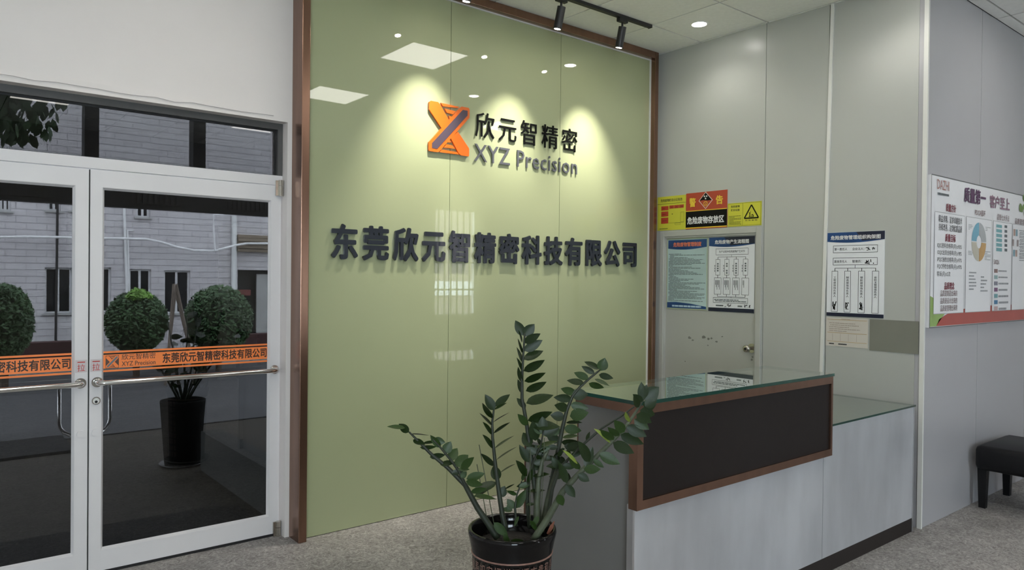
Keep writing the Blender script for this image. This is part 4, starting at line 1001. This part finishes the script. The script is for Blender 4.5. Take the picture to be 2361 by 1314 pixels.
for b, t, w in (((1332, 450), (1325, 360), 42), ((1340, 445), (1412, 384), 66), ((1332, 455), (1284, 420), 30), ((1332, 470), (1402, 470), 60), ((1318, 500), (1392, 522), 50), ((1312, 485), (1288, 428), 30), ((1342, 480), (1402, 440), 46), ((1300, 520), (1372, 560), 48), ((1330, 440), (1352, 372), 36)):
    leaf(sC, b, t, w, 2.575, LEAF, rl.uniform(-.04, .02))
sD = stem([(840, 1090), (870, 900), (905, 800), (965, 735), (1045, 658), (1122, 592), (1222, 530), (1290, 480)], 2.74, 2.66, .009, .003)
for b, t, w in (((965, 735), (1030, 700), 26), ((1045, 658), (1060, 610), 16), ((905, 800), (870, 740), 34), ((925, 780), (985, 790), 30)): leaf(sD, b, t, w, 2.70, LEAF)
# inner stems and filler leaves
sE = stem([(755, 1100), (742, 960), (748, 850), (775, 760), (812, 680), (826, 600)], 2.80, 2.76, .010, .003)
for b, t, w in (((826, 600), (820, 535), 44), ((820, 620), (775, 565), 40), ((822, 625), (905, 588), 44), ((790, 720), (740, 690), 34), ((775, 770), (830, 760), 28), ((745, 915), (832, 905), 14), ((738, 982), (782, 975), 15), ((745, 870), (770, 800), 24), ((800, 700), (860, 690), 30)): leaf(sE, b, t, w, 2.77, None)
sF = stem([(790, 1110), (792, 980), (800, 860), (818, 760), (850, 700)], 2.76, 2.78, .017, .007, STEML)
sG = stem([(815, 1120), (845, 960), (880, 840), (905, 760)], 2.78, 2.80, .013, .005, STEML)
sH = stem([(688, 1090), (680, 1000), (690, 930), (715, 860)], 2.77, 2.79, .006, .003)
for b, t, w in (((684, 1000), (735, 908), 40), ((690, 930), (640, 912), 18), ((700, 890), (760, 872), 26), ((676, 1000), (642, 955), 36), ((668, 1010), (610, 1002), 22), ((660, 1018), (640, 985), 26), ((715, 860), (740, 800), 18)): leaf(sH, b, t, w, 2.78, LEAFL)
for k in range(26):
    b = (rl.uniform(790, 960), rl.uniform(670, 840)); a = rl.uniform(0, 6.28); q = rl.uniform(45, 85)
    leaf(sF if k % 2 else sG, b, (b[0]+q*math.cos(a), b[1]+q*math.sin(a)*.7), rl.uniform(14, 38), rl.uniform(2.76, 2.86), LEAF, rl.uniform(-.03, .03))
# pale blades lying over the rim, thin canes, a dry stalk
for b, t, w in (((572, 1072), (642, 1142), 40), ((625, 1130), (650, 1192), 26), ((655, 1170), (722, 1166), 24), ((700, 1040), (675, 1090), 16), ((760, 1060), (795, 1120), 20), ((800, 1040), (770, 1090), 24)): leaf(sM, b, t, w, 2.665, LEAFL)
for pts, m in ((((572, 1075), (535, 880), (497, 675)), STEML), (((540, 1070), (515, 930), (486, 775)), STEML), (((812, 1075), (822, 860), (830, 640)), STEML), (((757, 1085), (757, 890), (758, 700)), STEML)):
    MB().tube([P3(p[0], p[1], 2.76) for p in pts], .0018, 6).build('cane', m, plant)
MB().tube([P3(848, 1130, 2.72), P3(866, 1095, 2.72), P3(880, 1066, 2.72)], [.006, .008, .002], 6).build('dry_stalk', DRY, plant)

# ================================================================== OUTSIDE
box('pavement', (-14, YP+.24, -.12), (22, 8.0, -.012), PORCH, kind='structure', label='dark paved porch outside the entrance doors', cat='pavement')
box('road', (-14, 8.0, -.14), (22, 13.4, -.03), ASPH, kind='structure', label='worn grey road seen through the doors', cat='road')
box('far_pavement', (-14, 13.4, -.14), (22, 15.0, .05), ASPH, kind='structure', label='pavement along the building across the road', cat='pavement')
box('ground_rear', (-6, -14, -.2), (16, RY0-.2, -.05), mat('bright_concrete', (.6, .6, .58), .9), kind='structure', label='pale concrete yard behind the lobby', cat='ground')
for y, h, w in ((8.0, .0, .09), (13.4, .10, .14)):
    box('kerb', (-14, y-w/2, -.08), (22, y+w/2, h), KERB if y > 10 else ASPH, kind='structure', label='pale kerb on the %s side of the road' % ('near' if y < 10 else 'far'), cat='kerb')
MB().prism([(-.3, 4.46, -.012), (1.66, 4.46, -.012), (1.66, 4.95, -.012), (1.55, 5.06, -.012), (-.3, 5.10, -.012)], (0, 0, .012)).build('door_mat', MATM, label='black rubber mat just outside the glass doors', cat='door mat')
MB().box((-.6, 7.35, -.012), (1.05, 8.1, .012)).build('ramp_mat', MATM, label='dark mat at the road edge of the porch', cat='door mat')
box('reflection_block', (1.745, YP+.24, -.012), (1.90, 6.10, .30), CONC, label='low grey block standing in for a reflection in the door glass', cat='wall')  # solid block imitating a pale reflection with a slanting foot
box('parapet_cap', (1.0, 20.4, -.1), (1.01, 20.41, -.09), CONC) if False else None
# hanging canopy beam seen through the top of the glass
cb = empty('canopy_beam', (1.0, 6.2, 2.06), 'dark steel canopy beam hanging above the porch', 'canopy')
box('beam', (-4, 6.15, 2.062), (2.9, 6.30, 2.38), BEAM, cb)
for x0 in (.93, 1.69): box('hanger', (x0, 6.16, 2.38), (x0+.095, 6.28, 4.3), BEAM, cb)
for x0 in (2.75, -3.0): box('post', (x0, 6.16, -.012), (x0+.12, 6.28, 2.062), BEAM, cb)
box('shade_slab', (-5, YP+.245, 4.3), (4.5, 8.4, 4.42), BEAM, cb)  # unseen slab, carried far out to shade the paving below
for a, b in ((1.24, 1.60), (1.96, 2.30), (.35, .72)):  # reflected ceiling fittings imitated as faint bars on the beam
    g = MB()
    for k in range(9): g.box((a+(b-a)*k/9, 6.142, 2.10), (a+(b-a)*k/9+.022, 6.149, 2.17))
    g.box((a, 6.140, 2.092), (b, 6.149, 2.10)).build('mirrored_bars', BEAMG, cb)

# block building across the road
FYB = 15.0
bl = empty('block_building', (4, FYB+.5, 0), 'grey painted block building across the road', 'building')
def fx(x, y): q = on(x, y, 1, FYB); return q.x, q.z
winrects = []
for (xa, ya, xb, yb) in ((378, 623, 438, 722), (298, 620, 348, 722), (103, 616, 166, 722), (214, 616, 256, 720), (315, 440, 345, 502), (165, 440, 200, 488), (0, 430, 25, 487), (110, 440, 140, 487)):
    a = fx(xa, ya); b = fx(xb, yb); winrects.append((a[0], b[0], b[1], a[1]))
shop = (fx(548, 622)[0], fx(548, 622)[0]+2.6, .05, fx(548, 622)[1])
# wall pieces between openings (grid cut)
rects = winrects+[shop]
xsg = sorted({-6.0, 16.0}|{r[0] for r in rects}|{r[1] for r in rects}); zsg = sorted({0.0, 7.5}|{r[2] for r in rects}|{r[3] for r in rects})
wm = MB()
for i in range(len(xsg)-1):
    j = 0
    while j < len(zsg)-1:
        cx = (xsg[i]+xsg[i+1])/2
        def inside(z): return any(r[0]-1e-4 < cx < r[1]+1e-4 and r[2] < z < r[3] for r in rects)
        if inside((zsg[j]+zsg[j+1])/2): j += 1; continue
        k = j
        while k+1 < len(zsg)-1 and not inside((zsg[k+1]+zsg[k+2])/2): k += 1
        wm.box((xsg[i], FYB, zsg[j]), (xsg[i+1], FYB+.3, zsg[k+1])); j = k+1
wm.build('block_wall', BRICK, bl)
box('dark_interior', (-6, FYB+.31, 0), (16, FYB+.4, 7.5), BEAM, bl)
for r in winrects:
    f = MB(); e = .035
    for a, b in (((r[0], r[2]), (r[1], r[2]+e)), ((r[0], r[3]-e), (r[1], r[3])), ((r[0], r[2]+e), (r[0]+e, r[3]-e)), ((r[1]-e, r[2]+e), (r[1], r[3]-e)), (((r[0]+r[1])/2-.02, r[2]+e), ((r[0]+r[1])/2+.02, r[3]-e))):
        f.box((a[0], FYB+.06, a[1]), (b[0], FYB+.11, b[1]))
    wn = f.build('window', WFR, bl); box('pane', (r[0]+.02, FYB+.08, r[2]+.02), (r[1]-.02, FYB+.09, r[3]-.02), DGLASS, wn)
    box('sill', (r[0]-.04, FYB-.04, r[2]-.03), (r[1]+.04, FYB+.06, r[2]), KERB, wn)
a = fx(545, 540); b = fx(545, 580)
for k in range(5):
    zz = b[1]+(a[1]-b[1])*k/5; box('corrugated_band', (a[0], FYB-.10-.03*(k % 2), zz), (a[0]+2.6, FYB, zz+(a[1]-b[1])/5-.008), BROWNB, bl)
box('shop_door', (fx(596, 632)[0], FYB+.10, .05), (fx(596, 632)[0]+.8, FYB+.14, fx(596, 632)[1]), KERB, bl)
box('shop_goods', (shop[0]+.05, FYB+.15, fx(565, 668)[1]-.12), (shop[0]+.32, FYB+.28, fx(565, 668)[1]), mat('faded_red_goods', (.18, .04, .035), .7), bl)
box('step_base', (-6, FYB-.02, 0), (shop[0]-.1, FYB, .12), CONC, bl)
# cables and pipes on the facade
def facade_line(pts, r, m, name, lab, cat, off=.06):
    MB().tube([Vector((fx(*p)[0], FYB-off, fx(*p)[1])) for p in pts], r, 6).build(name, m, label=lab, cat=cat)
CAB = mat('white_conduit', (.9, .9, .9), .6)
facade_line([(-40, 548), (60, 547), (130, 548), (200, 550), (280, 551), (330, 552), (365, 559), (400, 570), (440, 578), (487, 579), (510, 573), (536, 566), (560, 562), (640, 562)], .022, CAB, 'cable', 'white cable sagging along the block building', 'cable', .20)
facade_line([(284, 430), (286, 500), (288, 560), (291, 640), (292, 720)], .022, CAB, 'conduit', 'white vertical conduit on the block building, left of its partner', 'pipe', .03)
facade_line([(307, 532), (293, 531), (294, 560), (296, 640), (297, 720)], .016, CAB, 'conduit', 'thinner white conduit with a short arm on the block building', 'pipe', .03)
facade_line([(640, 503), (540, 497), (483, 497), (484, 540), (487, 579)], .018, CAB, 'cable', 'white cable dropping from the eaves of the block building', 'cable', .25)
facade_line([(538, 440), (538, 560), (537, 660), (536, 760)], .05, mat('white_downpipe', (.85, .86, .85), .5), 'downpipe', 'thick white downpipe on the block building', 'pipe')
facade_line([(132, 440), (130, 600), (127, 800)], .02, BEAM, 'downpipe', 'thin dark downpipe at the left of the block building', 'pipe')
# clipped round bushes
def bush(cx, cy, cz, rx, rz, lab, n, seed, fresh):
    rn = random.Random(seed); e = empty('round_bush', (cx, cy, -.03), lab, 'bush', 'clipped round bushes by the road')
    for part in range(2 if fresh else 1):
        vs, fs = [], []
        for i in range(n if part == 0 else n//6):
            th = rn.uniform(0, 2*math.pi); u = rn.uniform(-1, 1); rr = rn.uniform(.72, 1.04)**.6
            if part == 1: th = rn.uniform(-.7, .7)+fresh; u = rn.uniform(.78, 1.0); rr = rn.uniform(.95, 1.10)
            s = math.sqrt(1-u*u); c = Vector((cx+rx*rr*s*math.cos(th), cy+rx*rr*s*math.sin(th), cz+rz*rr*u))
            a = Vector((rn.uniform(-1, 1), rn.uniform(-1, 1), rn.uniform(-.6, 1))).normalized()*rn.uniform(.025, .05); b = a.orthogonal().normalized()*rn.uniform(.012, .022)
            k = len(vs); vs += [c-a, c+b, c+a, c-b]; fs.append((k, k+1, k+2, k+3))
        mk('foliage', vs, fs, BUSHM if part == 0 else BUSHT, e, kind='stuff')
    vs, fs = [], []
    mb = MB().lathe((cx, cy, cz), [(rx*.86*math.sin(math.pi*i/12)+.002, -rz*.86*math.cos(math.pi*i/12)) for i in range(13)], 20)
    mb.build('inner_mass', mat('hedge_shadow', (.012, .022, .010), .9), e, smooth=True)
    MB().tube([(cx, cy, -.03), (cx, cy, cz-rz*.6)], .05, 8).build('trunk', BARK, e)
def bushpx(x0, x1, yt, yb, Y):
    a = on(x0, (yt+yb)/2, 1, Y); b = on(x1, (yt+yb)/2, 1, Y); t = on((x0+x1)/2, yt, 1, Y); q = on((x0+x1)/2, yb, 1, Y)
    return (a.x+b.x)/2, Y, (t.z+q.z)/2, (b.x-a.x)/2, (t.z-q.z)/2
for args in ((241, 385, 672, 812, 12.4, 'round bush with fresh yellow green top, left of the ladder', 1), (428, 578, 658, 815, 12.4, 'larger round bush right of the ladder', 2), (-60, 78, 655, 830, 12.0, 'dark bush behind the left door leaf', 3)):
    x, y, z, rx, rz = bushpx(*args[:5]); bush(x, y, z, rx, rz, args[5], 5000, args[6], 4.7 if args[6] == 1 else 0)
# step ladder
ld = empty('step_ladder', (2.85, 11.3, -.03), 'weathered timber A-frame ladder between the two bushes', 'ladder')
LY = 11.2; tp = on(406, 655, 1, LY); f1 = on(390, 802, 1, LY); f2 = on(437, 800, 1, LY)
k_ = (tp.z+.03)/(tp.z-f1.z)
fl = tp+(f1-tp)*k_; fr_ = tp+(f2-tp)*k_
for s in (0, .12):
    MB().tube([tp+Vector((s*.25, s*2, 0)), fl+Vector((s*.6, s*2, 0))], .020, 6).build('rail', TIMBER, ld)
    MB().tube([tp+Vector((s*.25, s*2, 0)), fr_+Vector((s*.6, s*2, 0))], .020, 6).build('rail', TIMBER, ld)
for k in range(1, 6):
    t = k/6; a = tp.lerp(fl, t); MB().tube([a, a+Vector((.07, .24, 0))], .014, 6).build('rung', TIMBER, ld)
for x0, x1, w in ((.6, 2.1, 'behind the left door leaf'), (4.1, 6.6, 'before the shop opening')):
    box('planter_box', (x0, 13.55, .05), (x1, 13.85, .46), DRED, label='dark red planter box '+w, cat='planter', group='planter boxes by the far kerb')
# leafy branch in front of the transom
tr_ = empty('street_tree', (-1.2, 8.6, -.03), 'leafy street tree hanging into the transom view', 'tree')
MB().tube([(-1.2, 8.6, -.03), (-1.1, 8.6, 1.5), (-.9, 8.55, 2.6), (-.4, 8.5, 3.3), (.3, 8.45, 3.55), (1.0, 8.4, 3.45)], [.11, .10, .08, .05, .03, .01], 8).build('trunk', BARK, tr_, smooth=True)
rn = random.Random(17); vs, fs = [], []
for i in range(420):
    q = on(rn.triangular(-160, 165, 10), rn.triangular(150, 345, 205), 1, 8.4+rn.uniform(-.25, .25))
    px_ = q.x
    if q.z < 2.86+max(0, (q.x-.75))*.45: continue
    d = Vector((rn.uniform(-.6, .6), rn.uniform(-.6, .6), -1)).normalized(); ln = rn.uniform(.09, .16); s = d.orthogonal().normalized(); s = (Matrix.Rotation(rn.uniform(0, 6.28), 3, d) @ s)*ln*.26
    k = len(vs); vs += [q, q+d*ln*.35+s, q+d*ln*.75+s*.8, q+d*ln, q+d*ln*.75-s*.8, q+d*ln*.35-s]; fs.append(tuple(range(k, k+6)))
mk('foliage', vs, fs, BUSHM, tr_, kind='stuff')
# pale building opposite the barred window, seen only in the glass
rb = empty('rear_building', (9.8, -9.5, 0), 'pale pink building mirrored faintly in the green glass', 'building')
box('wall', (7.0, -9.8, -.05), (16, -9.2, 6), PINKW, rb)
box('white_band', (7.0, -9.2, 1.05), (16, -9.12, 1.45), mat('white_render', (.70, .70, .70), .8), rb)


# potted plant standing on the porch
op = on(421, 1070, 2, -.012)
pp = empty('porch_plant', (op.x, op.y, -.012), 'dark leafy plant in a tall black pot on the porch, seen through the door', 'potted plant')
k0 = -.012
POTO = mat('matt_black_pot', (.006, .006, .005), .8, spec=.1)
MB().lathe((op.x, op.y, k0), [(.135, .006), (.138, .02), (.172, .50), (.175, .53), (.168, .535), (.160, .50), (.02, .48)], 32).build('pot', POTO, pp, smooth=True)
MB().lathe((op.x, op.y, k0), [(.145, 0), (.180, .022), (.172, .022), (.140, .005)], 32).build('saucer', mat('worn_saucer', (.10, .10, .10), .35, .6), pp, smooth=True)
ro = random.Random(4)
for k in range(11):
    a = -1.25+2.5*k/10; h = ro.uniform(.45, .80); dy = ro.uniform(-.22, .22)
    pts = [Vector((op.x+RT.x*t*math.sin(a)*.55*h+ro.uniform(-.01, .01), op.y+RT.y*t*math.sin(a)*.55*h+dy*t, k0+.46+h*t*(1-.25*t*abs(math.sin(a))))) for t in (0, .25, .5, .75, 1)]
    st = MB().tube(pts, [.012, .010, .008, .006, .003], 6).build('stem', STEM, pp, smooth=True)
    for q in range(7):
        t = .45+.54*q/6; i = min(3, int(t*4)); c = pts[i].lerp(pts[i+1], t*4-i)
        y = Vector((ro.uniform(-1, 1), ro.uniform(-1, 1), ro.uniform(-.1, .7))).normalized(); n = y.orthogonal().normalized(); n = Matrix.Rotation(ro.uniform(0, 6.28), 3, y) @ n
        M = Matrix((y.cross(n)*.05, y*.11, n*.05)).transposed().to_4x4(); M.translation = c-WLOC[st]
        o = bpy.data.objects.new('leaf', LM[LEAF.name]); COL.objects.link(o); o.parent = st; o.matrix_local = M
